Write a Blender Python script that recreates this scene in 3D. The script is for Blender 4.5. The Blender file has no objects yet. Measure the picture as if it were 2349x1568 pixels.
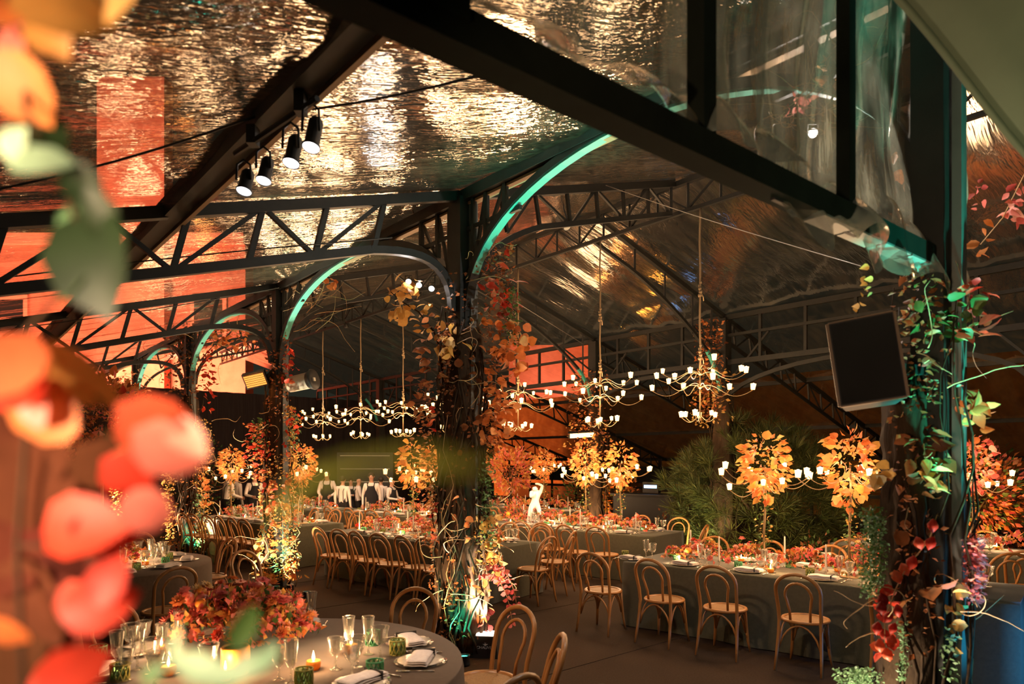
import bpy, math, random
import numpy as np
from mathutils import Vector, Matrix, Euler, Quaternion
R = random.Random(7)
PI = math.pi
sc = bpy.context.scene
COL = sc.collection

# ------------------------------------------------------------------ camera, world, exposure
CZ, FPX, CU, HV = 1.95, 1566.0, 1174.5, 1056.0      # eye height, focal length and horizon in pixels of the 2349 px frame
cam = bpy.data.cameras.new('camera')
cam.lens, cam.sensor_width, cam.sensor_fit = 24.0, 36.0, 'HORIZONTAL'
cam.shift_y = (HV - 784.0) / 2349.0
cam.clip_start, cam.clip_end = 0.02, 200
cam.dof.use_dof = True
cam.dof.focus_distance = 8.5
cam.dof.aperture_fstop = 2.0
camo = bpy.data.objects.new('camera', cam)
camo.location = (0, 0, CZ); camo.rotation_euler = (PI / 2, 0, 0)
COL.objects.link(camo); sc.camera = camo

world = bpy.data.worlds.new('night_sky'); sc.world = world; world.use_nodes = True
world.node_tree.nodes['Background'].inputs[0].default_value = (0.018, 0.019, 0.013, 1)
world.node_tree.nodes['Background'].inputs[1].default_value = 0.55

sc.view_settings.view_transform = 'Standard'; sc.view_settings.look = 'None'
sc.view_settings.gamma = 1.0; sc.view_settings.use_curve_mapping = False
sc.view_settings.exposure = 0.88
cy = sc.cycles
cy.max_bounces = 5; cy.diffuse_bounces = 2; cy.glossy_bounces = 2; cy.transmission_bounces = 3; cy.transparent_max_bounces = 10
cy.caustics_reflective = False; cy.caustics_refractive = False
cy.sample_clamp_indirect = 3.0; cy.sample_clamp_direct = 12.0
cy.use_denoising = True
cy.use_light_tree = True
cy.use_adaptive_sampling = True; cy.adaptive_threshold = .03

# ------------------------------------------------------------------ places
def at(u, v, Y):            # a point of the picture at a known depth
    return Vector(((u - CU) / FPX * Y, Y, CZ + (HV - v) / FPX * Y))
def on(u, v, Z):            # a point of the picture on a level plane
    Y = (CZ - Z) * FPX / (v - HV)
    return Vector(((u - CU) / FPX * Y, Y, Z))
A2, B2, O2 = Vector((-.651, .759, 0)), Vector((.759, .651, 0)), Vector((-.506, 6.956, 0))   # tent axes: along the columns, across; origin central column
UP = Vector((0, 0, 1))
def tent(a, b, z=0.0):
    return O2 + A2 * a + B2 * b + UP * z
RIDGE_B, RIDGE_Z, EAVE_Z, SL = 3.6, 5.76, 4.686, .298
def roof_z(b):
    return EAVE_Z + SL * b if b <= RIDGE_B else RIDGE_Z - SL * (b - RIDGE_B)

# ------------------------------------------------------------------ materials
MATS = {}
def nodes_of(name):
    m = bpy.data.materials.new(name); m.use_nodes = True
    nt = m.node_tree; nt.nodes.clear()
    out = nt.nodes.new('ShaderNodeOutputMaterial')
    MATS[name] = m
    return m, nt, out
def N(nt, typ, **kw):
    n = nt.nodes.new(typ)
    for k, v in kw.items():
        if k in n.inputs: n.inputs[k].default_value = v
        else: setattr(n, k, v)
    return n
def L(nt, a, b): nt.links.new(a, b)
def c4(c): return (c[0], c[1], c[2], 1.0)
def pri(name, col, rough=.5, metal=0.0, spec=.5, col2=None, nscale=20.0, bump=0.0, bscale=None, stretch=(1, 1, 1), trans=0.0, sheen=0.0):
    m, nt, out = nodes_of(name)
    p = N(nt, 'ShaderNodeBsdfPrincipled', **{'Base Color': c4(col), 'Roughness': rough, 'Metallic': metal, 'Specular IOR Level': spec})
    if sheen: p.inputs['Sheen Weight'].default_value = sheen
    if col2 or bump:
        tc = N(nt, 'ShaderNodeTexCoord'); mp = N(nt, 'ShaderNodeMapping'); mp.inputs['Scale'].default_value = stretch
        L(nt, tc.outputs['Object'], mp.inputs[0])
        nz = N(nt, 'ShaderNodeTexNoise', Scale=nscale, Detail=4.0, Roughness=.6); L(nt, mp.outputs[0], nz.inputs['Vector'])
        if col2:
            mx = N(nt, 'ShaderNodeMix', data_type='RGBA'); mx.inputs[6].default_value = c4(col); mx.inputs[7].default_value = c4(col2)
            cr = N(nt, 'ShaderNodeMapRange'); cr.inputs[1].default_value = .35; cr.inputs[2].default_value = .65
            L(nt, nz.outputs[0], cr.inputs[0]); L(nt, cr.outputs[0], mx.inputs[0]); L(nt, mx.outputs[2], p.inputs['Base Color'])
        if bump:
            b = N(nt, 'ShaderNodeBump', Strength=bump, Distance=.01)
            if bscale:
                n2 = N(nt, 'ShaderNodeTexNoise', Scale=bscale, Detail=3.0); L(nt, mp.outputs[0], n2.inputs['Vector']); L(nt, n2.outputs[0], b.inputs['Height'])
            else: L(nt, nz.outputs[0], b.inputs['Height'])
            L(nt, b.outputs[0], p.inputs['Normal'])
    if trans:
        t = N(nt, 'ShaderNodeBsdfTranslucent', Color=c4(col)); ms = N(nt, 'ShaderNodeMixShader'); ms.inputs[0].default_value = trans
        L(nt, p.outputs[0], ms.inputs[1]); L(nt, t.outputs[0], ms.inputs[2]); L(nt, ms.outputs[0], out.inputs[0])
    else: L(nt, p.outputs[0], out.inputs[0])
    return m
def emit(name, col, strength, sampled=False):
    m, nt, out = nodes_of(name)
    e = N(nt, 'ShaderNodeEmission', Color=c4(col), Strength=strength); L(nt, e.outputs[0], out.inputs[0])
    if not sampled:
        try: m.cycles.emission_sampling = 'NONE'
        except Exception: pass
    return m
def leafmat(name, cols, island, trans=.38, rough=.5, spec=.28):
    m, nt, out = nodes_of(name)
    if island: src = N(nt, 'ShaderNodeNewGeometry').outputs['Random Per Island']
    else: src = N(nt, 'ShaderNodeObjectInfo').outputs['Random']
    cr = N(nt, 'ShaderNodeValToRGB'); e = cr.color_ramp.elements
    while len(e) < len(cols): e.new(.5)
    for i, c in enumerate(cols): e[i].position = i / max(1, len(cols) - 1); e[i].color = c4(c)
    L(nt, src, cr.inputs[0])
    tc = N(nt, 'ShaderNodeTexCoord'); nz = N(nt, 'ShaderNodeTexNoise', Scale=9.0 if island else 2.2, Detail=3.0); L(nt, tc.outputs['Object'], nz.inputs['Vector'])
    hv = N(nt, 'ShaderNodeHueSaturation'); mr = N(nt, 'ShaderNodeMapRange'); mr.inputs[3].default_value = .55; mr.inputs[4].default_value = 1.35
    L(nt, nz.outputs[0], mr.inputs[0]); L(nt, mr.outputs[0], hv.inputs['Value']); L(nt, cr.outputs[0], hv.inputs['Color'])
    p = N(nt, 'ShaderNodeBsdfPrincipled', Roughness=rough); p.inputs['Specular IOR Level'].default_value = spec; L(nt, hv.outputs[0], p.inputs['Base Color'])
    t = N(nt, 'ShaderNodeBsdfTranslucent'); L(nt, hv.outputs[0], t.inputs['Color'])
    ms = N(nt, 'ShaderNodeMixShader'); ms.inputs[0].default_value = trans
    L(nt, p.outputs[0], ms.inputs[1]); L(nt, t.outputs[0], ms.inputs[2]); L(nt, ms.outputs[0], out.inputs[0])
    return m
def thin_glass(name, tint=(.96, .97, .95), gloss=.22, rough=.03):
    m, nt, out = nodes_of(name)
    tr = N(nt, 'ShaderNodeBsdfTransparent', Color=c4(tint)); gl = N(nt, 'ShaderNodeBsdfGlossy', Color=(1, .97, .92, 1), Roughness=rough)
    lw = N(nt, 'ShaderNodeLayerWeight', Blend=.45); mr = N(nt, 'ShaderNodeMapRange'); mr.inputs[3].default_value = gloss * .45; mr.inputs[4].default_value = min(1, gloss * 3.2)
    ms = N(nt, 'ShaderNodeMixShader'); L(nt, lw.outputs['Fresnel'], mr.inputs[0]); L(nt, mr.outputs[0], ms.inputs[0])
    L(nt, tr.outputs[0], ms.inputs[1]); L(nt, gl.outputs[0], ms.inputs[2]); L(nt, ms.outputs[0], out.inputs[0])
    return m
def film(name, scale, bump, gloss, haze, hazecol, rough, tint=(.86, .84, .80), fine=None, fbump=.5):
    """clear vinyl sheet: see-through, glossy, wrinkled along the tension, a little milky where creased"""
    m, nt, out = nodes_of(name)
    tc = N(nt, 'ShaderNodeTexCoord'); mp = N(nt, 'ShaderNodeMapping'); mp.inputs['Scale'].default_value = scale
    L(nt, tc.outputs['Object'], mp.inputs[0])
    big = N(nt, 'ShaderNodeTexNoise', Scale=.35, Detail=2.0); L(nt, tc.outputs['Object'], big.inputs['Vector'])
    vm = N(nt, 'ShaderNodeVectorMath', operation='SCALE'); vm.inputs['Scale'].default_value = 2.6; L(nt, big.outputs['Color'], vm.inputs[0])
    ad = N(nt, 'ShaderNodeVectorMath', operation='ADD'); L(nt, mp.outputs[0], ad.inputs[0]); L(nt, vm.outputs[0], ad.inputs[1])
    nz = N(nt, 'ShaderNodeTexNoise', Scale=1.0, Detail=5.0, Roughness=.62); L(nt, ad.outputs[0], nz.inputs['Vector'])
    bm = N(nt, 'ShaderNodeBump', Strength=bump, Distance=.05); L(nt, nz.outputs[0], bm.inputs['Height'])
    if fine:
        mp2 = N(nt, 'ShaderNodeMapping'); mp2.inputs['Scale'].default_value = fine; L(nt, tc.outputs['Object'], mp2.inputs[0])
        ad2 = N(nt, 'ShaderNodeVectorMath', operation='ADD'); L(nt, mp2.outputs[0], ad2.inputs[0])
        vm2 = N(nt, 'ShaderNodeVectorMath', operation='SCALE'); vm2.inputs['Scale'].default_value = 9.0; L(nt, big.outputs['Color'], vm2.inputs[0]); L(nt, vm2.outputs[0], ad2.inputs[1])
        nf = N(nt, 'ShaderNodeTexNoise', Scale=1.0, Detail=2.0, Roughness=.5); L(nt, ad2.outputs[0], nf.inputs['Vector'])
        bf = N(nt, 'ShaderNodeBump', Strength=fbump, Distance=.008); L(nt, nf.outputs[0], bf.inputs['Height']); L(nt, bm.outputs[0], bf.inputs['Normal']); bm = bf
        mxh = N(nt, 'ShaderNodeMath', operation='MULTIPLY_ADD'); L(nt, nf.outputs[0], mxh.inputs[0]); mxh.inputs[1].default_value = .55; mh = N(nt, 'ShaderNodeMath', operation='MULTIPLY'); mh.inputs[1].default_value = .45; L(nt, nz.outputs[0], mh.inputs[0]); L(nt, mh.outputs[0], mxh.inputs[2]); nz = mxh
    tr = N(nt, 'ShaderNodeBsdfTransparent', Color=c4(tint))
    gl = N(nt, 'ShaderNodeBsdfGlossy', Color=(1, .96, .9, 1), Roughness=rough); L(nt, bm.outputs[0], gl.inputs['Normal'])
    df = N(nt, 'ShaderNodeBsdfDiffuse', Color=c4(hazecol)); tl = N(nt, 'ShaderNodeBsdfTranslucent', Color=c4(hazecol))
    L(nt, bm.outputs[0], df.inputs['Normal'])
    h = N(nt, 'ShaderNodeMixShader'); h.inputs[0].default_value = .4; L(nt, df.outputs[0], h.inputs[1]); L(nt, tl.outputs[0], h.inputs[2])
    cre = N(nt, 'ShaderNodeMapRange'); cre.inputs[1].default_value = .40; cre.inputs[2].default_value = .68; cre.inputs[3].default_value = haze * .25; cre.inputs[4].default_value = haze * 2.2
    L(nt, nz.outputs[0], cre.inputs[0])
    m1 = N(nt, 'ShaderNodeMixShader'); L(nt, cre.outputs[0], m1.inputs[0]); L(nt, tr.outputs[0], m1.inputs[1]); L(nt, h.outputs[0], m1.inputs[2])
    lw = N(nt, 'ShaderNodeLayerWeight', Blend=.4); L(nt, bm.outputs[0], lw.inputs['Normal'])
    mr = N(nt, 'ShaderNodeMapRange'); mr.inputs[3].default_value = gloss * .5; mr.inputs[4].default_value = min(.95, gloss * 3); L(nt, lw.outputs['Fresnel'], mr.inputs[0])
    m2 = N(nt, 'ShaderNodeMixShader'); L(nt, mr.outputs[0], m2.inputs[0]); L(nt, m1.outputs[0], m2.inputs[1]); L(nt, gl.outputs[0], m2.inputs[2])
    L(nt, m2.outputs[0], out.inputs[0])
    return m

STEEL = pri('dark_steel', (.0085, .0085, .007), .55, 0, .35, (.013, .0125, .010), 8)
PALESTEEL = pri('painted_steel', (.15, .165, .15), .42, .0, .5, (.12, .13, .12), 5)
TEALSTEEL = pri('column_steel', (.011, .015, .011), .8, 0, .06, (.008, .011, .008), 6)
FLOORM = pri('brown_carpet', (.060, .038, .024), .95, 0, .1, (.045, .028, .018), 60, .4, 400)
CLOTH = pri('olive_cloth', (.095, .086, .053), .9, 0, .12, (.08, .072, .045), 30, .25, 300, sheen=.2)
CLOTHB = pri('brown_cloth', (.105, .066, .040), .9, 0, .12, (.088, .055, .033), 30, .25, 300, sheen=.2)
BENT = pri('bent_beech', (.42, .185, .052), .36, 0, .5, (.32, .13, .035), 14, .1, None, (1, 1, .15))
CANE = pri('cane_seat', (.32, .17, .06), .6, 0, .3, (.22, .11, .04), 90, .5)
NAPKIN = pri('napkin_linen', (.72, .63, .58), .9, 0, .1, (.62, .53, .49), 40, .2)
PLATE = pri('plate_glaze', (.55, .47, .38), .18, 0, .6)
SILVER = pri('cutlery_metal', (.75, .68, .58), .2, 1.0)
WAX = pri('taper_wax', (.85, .74, .62), .5, 0, .4, trans=.25)
AMBER = pri('amber_wax', (.85, .36, .05), .35, 0, .5, trans=.35)
FLAME = emit('candle_flame', (1, .72, .34), 32)
BULB = emit('votive_glow', (1, .66, .30), 13)
WARMGLASS = emit('votive_glass_lit', (1, .50, .16), 3.2)
LEDW = emit('white_lamp', (1, .96, .93), 55)
LEDS = emit('lamp_lens', (1, .96, .98), 4.5)
GLASS = thin_glass('crystal', gloss=.17)
def milky(m, amt):  # white body colour standing in for candlelight refracted in the crystal
    nt = m.node_tree; out = [n for n in nt.nodes if n.type == 'OUTPUT_MATERIAL'][0]; old = out.inputs[0].links[0].from_socket
    d = N(nt, 'ShaderNodeBsdfTranslucent', Color=(1, .95, .9, 1)); d2 = N(nt, 'ShaderNodeBsdfDiffuse', Color=(1, .95, .9, 1)); a = N(nt, 'ShaderNodeMixShader'); L(nt, d.outputs[0], a.inputs[1]); L(nt, d2.outputs[0], a.inputs[2])
    ms = N(nt, 'ShaderNodeMixShader'); lw = N(nt, 'ShaderNodeLayerWeight', Blend=.35); mr = N(nt, 'ShaderNodeMapRange'); mr.inputs[3].default_value = amt * .4; mr.inputs[4].default_value = amt * 3; L(nt, lw.outputs['Facing'], mr.inputs[0]); L(nt, mr.outputs[0], ms.inputs[0])
    L(nt, old, ms.inputs[1]); L(nt, a.outputs[0], ms.inputs[2]); L(nt, ms.outputs[0], out.inputs[0])
milky(GLASS, .03)
CUPG = thin_glass('votive_cup_glass', (.98, .90, .72), .2, .05)
GREENG = pri('green_trellis_glass', (.12, .40, .19), .12, 0, .6, trans=.35)
OLIVEG = pri('olive_trellis_glass', (.42, .38, .10), .14, 0, .6, trans=.35)
GREENI = thin_glass('green_tint_glass', (.45, .70, .45), .2, .05)
GILT = pri('gilt_metal', (.30, .20, .10), .4, .6)
ROPE = pri('hemp_rope', (.42, .30, .17), .9, 0, .1, (.30, .20, .11), 120, .6)
BARK = pri('vine_bark', (.028, .017, .010), .9, 0, .12, (.055, .032, .017), 14, .8, 40, (1, 1, .25))
TWIG = pri('curly_twig', (.50, .31, .14), .6, 0, .3, (.45, .27, .12), 12)
BLACK = pri('black_casing', (.012, .011, .010), .55, 0, .4)
GRILLE = pri('speaker_grille', (.010, .009, .008), .7, 0, .3, bump=.5, nscale=300)
EDGE = pri('speaker_edge', (.16, .10, .06), .5, 0, .4)
WHITEC = pri('cream_casing', (.55, .52, .42), .45, 0, .4)
MARBLE = pri('white_marble', (.86, .83, .78), .4, 0, .5, (.74, .70, .65), 6)
SHIRT = pri('white_shirt', (.74, .64, .58), .85, 0, .15)
TROUS = pri('black_trouser', (.014, .012, .012), .85, 0, .15)
APRON = pri('black_apron', (.018, .016, .018), .8, 0, .2)
SKIN = pri('skin', (.52, .28, .19), .5, 0, .4)
HAIR = pri('dark_hair', (.025, .015, .010), .6, 0, .3)
SHOE = pri('black_shoe', (.01, .01, .01), .35)
FACADE = pri('facade_plaster', (.62, .26, .17), .9, 0, .1, (.50, .19, .12), 1.2)
FACADEW = pri('facade_trim', (.70, .36, .24), .85, 0, .1)
WINDARK = pri('dark_window_glass', (.02, .02, .022), .12, 0, .6)
DRAPE = pri('dark_drape', (.060, .045, .045), .85, 0, .2, (.042, .030, .032), 3, .5, 9, (6, 6, .3))
CANVAS = pri('canvas_lining', (.20, .22, .14), .85, 0, .15, (.17, .185, .12), 3, trans=.2)
TEALLIT = pri('teal_lit_finish', (.06, .34, .27), .4, 0, .5)  # teal lamplight put into the colour of arch undersides and haunch feet
RUBBER = pri('cable_rubber', (.012, .010, .009), .6)
WIREM = pri('pale_wire', (.30, .26, .22), .4, .6)
PINEM = leafmat('pine_needle', [(.022, .032, .007), (.055, .068, .012), (.11, .105, .025), (.03, .042, .008)], True, .25, .5)
PAL = dict(
    red=[(.34, .018, .012), (.66, .06, .025), (.50, .035, .02), (.72, .16, .06)],
    orange=[(.52, .11, .03), (.78, .27, .07), (.62, .17, .045), (.85, .38, .14)],
    gold=[(.52, .25, .06), (.74, .42, .11), (.62, .33, .07), (.78, .50, .20)],
    rust=[(.14, .042, .016), (.30, .10, .032), (.20, .06, .02), (.40, .15, .05)],
    green=[(.030, .075, .018), (.085, .16, .035), (.05, .11, .03), (.13, .19, .05)],
    pale=[(.10, .22, .10), (.20, .34, .16), (.14, .27, .12), (.28, .42, .22)],
    mint=[(.34, .55, .34), (.46, .66, .44), (.40, .60, .36), (.55, .74, .50)],
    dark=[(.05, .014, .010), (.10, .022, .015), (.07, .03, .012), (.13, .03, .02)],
    shade=[(.010, .026, .007), (.018, .038, .010), (.012, .03, .008)],  # garland greens darkened in the colour to read as unlit silhouettes
    lime=[(.30, .32, .045), (.40, .40, .06), (.34, .37, .05)],
    coral=[(.66, .09, .085), (.82, .24, .18), (.74, .13, .14), (.88, .46, .34)])
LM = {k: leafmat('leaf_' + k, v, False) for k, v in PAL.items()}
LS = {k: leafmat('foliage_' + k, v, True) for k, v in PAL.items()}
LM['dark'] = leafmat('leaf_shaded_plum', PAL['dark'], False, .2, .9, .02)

# ------------------------------------------------------------------ geometry helpers
class MB:
    def __init__(s): s.v = []; s.f = []; s.mi = []; s.m = 0
    def add(s, vs, fs):
        o = len(s.v); s.v.extend([tuple(x) for x in vs]); s.f.extend([tuple(i + o for i in f) for f in fs]); s.mi.extend([s.m] * len(fs)); return s
    def box(s, c, size, M=None):
        x, y, z = size[0] / 2, size[1] / 2, size[2] / 2
        vs = [Vector((sx * x, sy * y, sz * z)) for sz in (-1, 1) for sy in (-1, 1) for sx in (-1, 1)]
        if M is not None: vs = [M @ q for q in vs]
        vs = [q + Vector(c) for q in vs]
        return s.add(vs, [(0, 2, 3, 1), (4, 5, 7, 6), (0, 1, 5, 4), (2, 6, 7, 3), (0, 4, 6, 2), (1, 3, 7, 5)])
    def bar(s, p, q, w, h, up=UP):
        p, q = Vector(p), Vector(q); d = (q - p).normalized()
        x = d.cross(up)
        if x.length < 1e-4: x = d.cross(Vector((1, 0, 0)))
        x.normalize(); y = x.cross(d).normalized()
        vs = [e + x * (sx * w / 2) + y * (sy * h / 2) for e in (p, q) for sy in (-1, 1) for sx in (-1, 1)]
        return s.add(vs, [(0, 2, 3, 1), (4, 5, 7, 6), (0, 1, 5, 4), (2, 6, 7, 3), (0, 4, 6, 2), (1, 3, 7, 5)])
    def tube(s, pts, r, n=6, closed=False, cap=True):
        pts = [Vector(p) for p in pts]; k = len(pts)
        rr = r if isinstance(r, (list, tuple)) else [r] * k
        ref = None; rings = []
        for i in range(k):
            if closed: d = pts[(i + 1) % k] - pts[i - 1]
            else: d = pts[min(i + 1, k - 1)] - pts[max(i - 1, 0)]
            if d.length < 1e-9: d = Vector((0, 0, 1))
            d.normalize()
            if ref is None:
                ref = d.orthogonal().normalized()
            x = ref - d * ref.dot(d)
            if x.length < 1e-5: x = d.orthogonal()
            x.normalize(); ref = x; y = d.cross(x)
            rings.append([pts[i] + (x * math.cos(t * 2 * PI / n) + y * math.sin(t * 2 * PI / n)) * rr[i] for t in range(n)])
        vs = [q for g in rings for q in g]; fs = []
        for i in range(k if closed else k - 1):
            j = (i + 1) % k
            for t in range(n): fs.append((i * n + t, i * n + (t + 1) % n, j * n + (t + 1) % n, j * n + t))
        if cap and not closed:
            fs.append(tuple(range(n))[::-1]); fs.append(tuple((k - 1) * n + t for t in range(n)))
        return s.add(vs, fs)
    def lathe(s, prof, n=14, c=(0, 0, 0), capb=False, capt=False, wob=0.0):
        c = Vector(c); vs = []
        for (r, z) in prof:
            for t in range(n):
                a = t * 2 * PI / n; q = 1 + wob * math.sin(a * 3 + z * 9)
                vs.append(c + Vector((r * q * math.cos(a), r * q * math.sin(a), z)))
        fs = []
        for i in range(len(prof) - 1):
            for t in range(n): fs.append((i * n + t, i * n + (t + 1) % n, (i + 1) * n + (t + 1) % n, (i + 1) * n + t))
        if capb: fs.append(tuple(range(n))[::-1])
        if capt: fs.append(tuple((len(prof) - 1) * n + t for t in range(n)))
        return s.add(vs, fs)
    def ball(s, c, r, n=8, k=6, sq=(1, 1, 1)):
        prof = [(max(1e-4, math.sin(PI * i / k)), -math.cos(PI * i / k)) for i in range(k + 1)]
        o = len(s.v); s.lathe(prof, n)
        for i in range(o, len(s.v)):
            x, y, z = s.v[i]; s.v[i] = (c[0] + x * r * sq[0], c[1] + y * r * sq[1], c[2] + z * r * sq[2])
        return s
    def xform(s, M):
        s.v = [tuple(M @ Vector(q)) for q in s.v]; return s
    def mesh(s, name, mats, smooth=True):
        me = bpy.data.meshes.new(name); me.from_pydata(s.v, [], s.f)
        for m in (mats if isinstance(mats, (list, tuple)) else [mats]): me.materials.append(m)
        me.polygons.foreach_set('use_smooth', [bool(smooth)] * len(me.polygons))
        if any(s.mi): me.polygons.foreach_set('material_index', s.mi)
        me.update(); return me
def arr_mesh(name, V, F, mat, smooth=False):
    """fast mesh from numpy arrays; F is (m,3) or (m,4)"""
    me = bpy.data.meshes.new(name); m, k = F.shape
    me.vertices.add(len(V)); me.vertices.foreach_set('co', V.astype(np.float32).ravel())
    me.loops.add(m * k); me.loops.foreach_set('vertex_index', F.astype(np.int32).ravel())
    me.polygons.add(m); me.polygons.foreach_set('loop_start', np.arange(0, m * k, k, dtype=np.int32))
    me.materials.append(mat); me.update(calc_edges=True)
    if smooth: me.polygons.foreach_set('use_smooth', [True] * m)
    return me
def ob(name, me, parent=None, M=None, loc=None, kind=None, label=None):
    o = bpy.data.objects.new(name, me); COL.objects.link(o)
    if M is not None: o.matrix_local = M
    if loc is not None: o.location = loc
    if parent is not None: o.parent = parent
    if kind: o['kind'] = kind
    if label: o['label'] = label
    return o
def tag(o, label, cat, group=None, kind=None):
    o['label'] = label; o['category'] = cat
    if group: o['group'] = group
    if kind: o['kind'] = kind
    return o
def thing(name, label, cat, loc=(0, 0, 0), rz=0.0, group=None, kind=None):
    o = bpy.data.objects.new(name, None); COL.objects.link(o); o.empty_display_size = .1
    o.location = loc; o.rotation_euler = (0, 0, rz)
    return tag(o, label, cat, group, kind)
def copy_tree(o, loc=None, rz=None, label=None, group=None, parent=None, scale=None):
    c = o.copy(); COL.objects.link(c)
    if parent is not None: c.parent = parent
    if loc is not None: c.location = loc
    if rz is not None: c.rotation_euler = (0, 0, rz)
    if scale is not None: c.scale = (scale,) * 3
    if label: c['label'] = label
    if group: c['group'] = group
    for ch in o.children: copy_tree(ch, parent=c)
    return c
def lamp(kind, name, loc, power, col, size=.05, target=None, spot=None, blend=.5, parent=None):
    l = bpy.data.lights.new(name, kind); l.energy = power; l.color = col
    if kind == 'AREA': l.size = size
    else: l.shadow_soft_size = size
    if spot: l.spot_size = math.radians(spot); l.spot_blend = blend
    o = bpy.data.objects.new(name, l); COL.objects.link(o); o.location = loc
    if target is not None:
        o.rotation_euler = (Vector(target) - Vector(loc)).to_track_quat('-Z', 'Y').to_euler()
    if parent is not None: o.parent = parent
    return o
def arc(p, q, sag, n=12, up=UP):
    p, q = Vector(p), Vector(q)
    return [p.lerp(q, i / n) + up * sag * math.sin(PI * i / n) for i in range(n + 1)]
def bez(p0, p1, p2, p3, n=12):
    o = []
    for i in range(n + 1):
        t = i / n; u = 1 - t
        o.append(Vector(p0) * u ** 3 + Vector(p1) * 3 * u * u * t + Vector(p2) * 3 * u * t * t + Vector(p3) * t ** 3)
    return o
ORD = ['first', 'second', 'third', 'fourth', 'fifth', 'sixth', 'seventh', 'eighth', 'ninth', 'tenth', 'eleventh', 'twelfth', 'thirteenth', 'fourteenth', 'fifteenth', 'sixteenth', 'seventeenth', 'eighteenth', 'nineteenth', 'twentieth']
# ------------------------------------------------------------------ big lights of the place: facade floodlights
lamp('AREA', 'facade_floodlight', (-18, 22.5, .8), 8500, (1, .33, .19), 4, (-18, 32, 9))
lamp('AREA', 'facade_floodlight', (-29, 22.5, .8), 8500, (1, .33, .19), 4, (-28, 32, 8))
lamp('SPOT', 'facade_floodlight', (-17.4, 27.5, 3), 12000, (1, .34, .20), .3, (-17.5, 31.0, 16.5), 44, .6)
lamp('AREA', 'garden_floodlight', (9.5, 29.5, .4), 2600, (1, .26, .03), 2.0, (9.5, 34, 3))
lamp('AREA', 'garden_floodlight', (19.5, 16.5, .4), 9000, (1, .28, .04), 2.0, (22, 21, 4.0))
lamp('AREA', 'garden_floodlight', (2.4, 40.5, 6.3), 110, (1, .48, .38), 1.5, (2.4, 43, 8.2))

# ------------------------------------------------------------------ ground and roof skin
mb = MB(); mb.add([(-40, -4, 0), (40, -4, 0), (40, 52, 0), (-40, 52, 0)], [(0, 1, 2, 3)])
fl = ob('floor', mb.mesh('floor', FLOORM)); tag(fl, 'dark brown carpet floor under all the tables', 'floor', kind='structure')
k = 0
for i in range(-4, 13):                                # carpet seams: thin raised joints
    mb = MB(); p = tent(i * 2.0 + .9, -8); q = tent(i * 2.0 + .9, 13)
    mb.bar(p + UP * .002, q + UP * .002, .012, .004); ob('carpet_seam', mb.mesh('carpet_seam', FLOORM), fl)

FILML = film('clear_roof_film', (3.2, .34, 1), .6, .21, .15, (.66, .48, .31), .07, fine=(36, 9, 1), fbump=1.0)
FILMR = film('clear_roof_film_dim', (2.2, .30, 1), .5, .17, .09, (.5, .43, .33), .11, fine=(16, 2.0, 1), fbump=.4)
FILMG = film('clear_gable_film', (5, 5, .7), .35, .20, .40, (.62, .62, .46), .08)
BAYS = [-4.28, 0, 4.76, 9.52, 14.28, 19.0]
ceil = thing('ceiling', 'clear vinyl tent roof stretched over the steel frames', 'tent roof', (0, 0, 0), kind='structure')
def roof_panel(a0, a1, b0, b1, mat, seed):
    rr = random.Random(seed); na, nb = 26, 40; vs = []; ph = [rr.uniform(0, 6.28) for _ in range(6)]
    M = Matrix((A2, B2, UP)).transposed().to_4x4(); M.translation = O2
    for j in range(nb + 1):
        for i in range(na + 1):
            fa, fb = i / na, j / nb; a = a0 + (a1 - a0) * fa; b = b0 + (b1 - b0) * fb
            w = math.sin(PI * fa) ** .7
            z = roof_z(b) + .03 - .05 * w + w * (.018 * math.sin(a * 7.3 + ph[0] + .6 * math.sin(b * .8 + ph[1])) + .02 * math.sin(a * 3.1 + b * .7 + ph[2]) + .012 * math.sin(a * 13 + b * 1.9 + ph[3]))
            vs.append((a, b, z))
    fs = [(j * (na + 1) + i, j * (na + 1) + i + 1, (j + 1) * (na + 1) + i + 1, (j + 1) * (na + 1) + i) for j in range(nb) for i in range(na)]
    m = MB(); m.add(vs, fs); ob('roof_film', m.mesh('roof_film', mat), ceil, M)
for i in range(5):
    roof_panel(BAYS[i], BAYS[i + 1], -8.6, RIDGE_B, FILML, i)
    roof_panel(BAYS[i], BAYS[i + 1], RIDGE_B, 16.3, FILMR, 20 + i)

# ------------------------------------------------------------------ steel frames
def sweep(mb, pts, across, w, h):
    """rectangular section swept along pts; ACROSS is the constant width direction"""
    across = Vector(across).normalized(); rings = []
    pts = [Vector(p) for p in pts]
    for i, p in enumerate(pts):
        d = (pts[min(i + 1, len(pts) - 1)] - pts[max(0, i - 1)]).normalized(); nrm = d.cross(across).normalized()
        rings.append([p + across * (sx * w / 2) + nrm * (sy * h / 2) for sx, sy in ((-1, -1), (1, -1), (1, 1), (-1, 1))])
    vs = [q for g in rings for q in g]; fs = []
    for i in range(len(pts) - 1):
        for t in range(4): fs.append((i * 4 + t, i * 4 + (t + 1) % 4, i * 4 + 4 + (t + 1) % 4, i * 4 + 4 + t))
    fs += [(3, 2, 1, 0), tuple(len(pts) * 4 - 4 + t for t in range(4))]
    mb.add(vs, fs); return mb
def piece(root, name, mat, fn):
    m = MB(); fn(m); L0 = root.location
    m.v = [(x - L0[0], y - L0[1], z - L0[2]) for x, y, z in m.v]
    return ob(name, m.mesh(name, mat, False), root)
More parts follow.
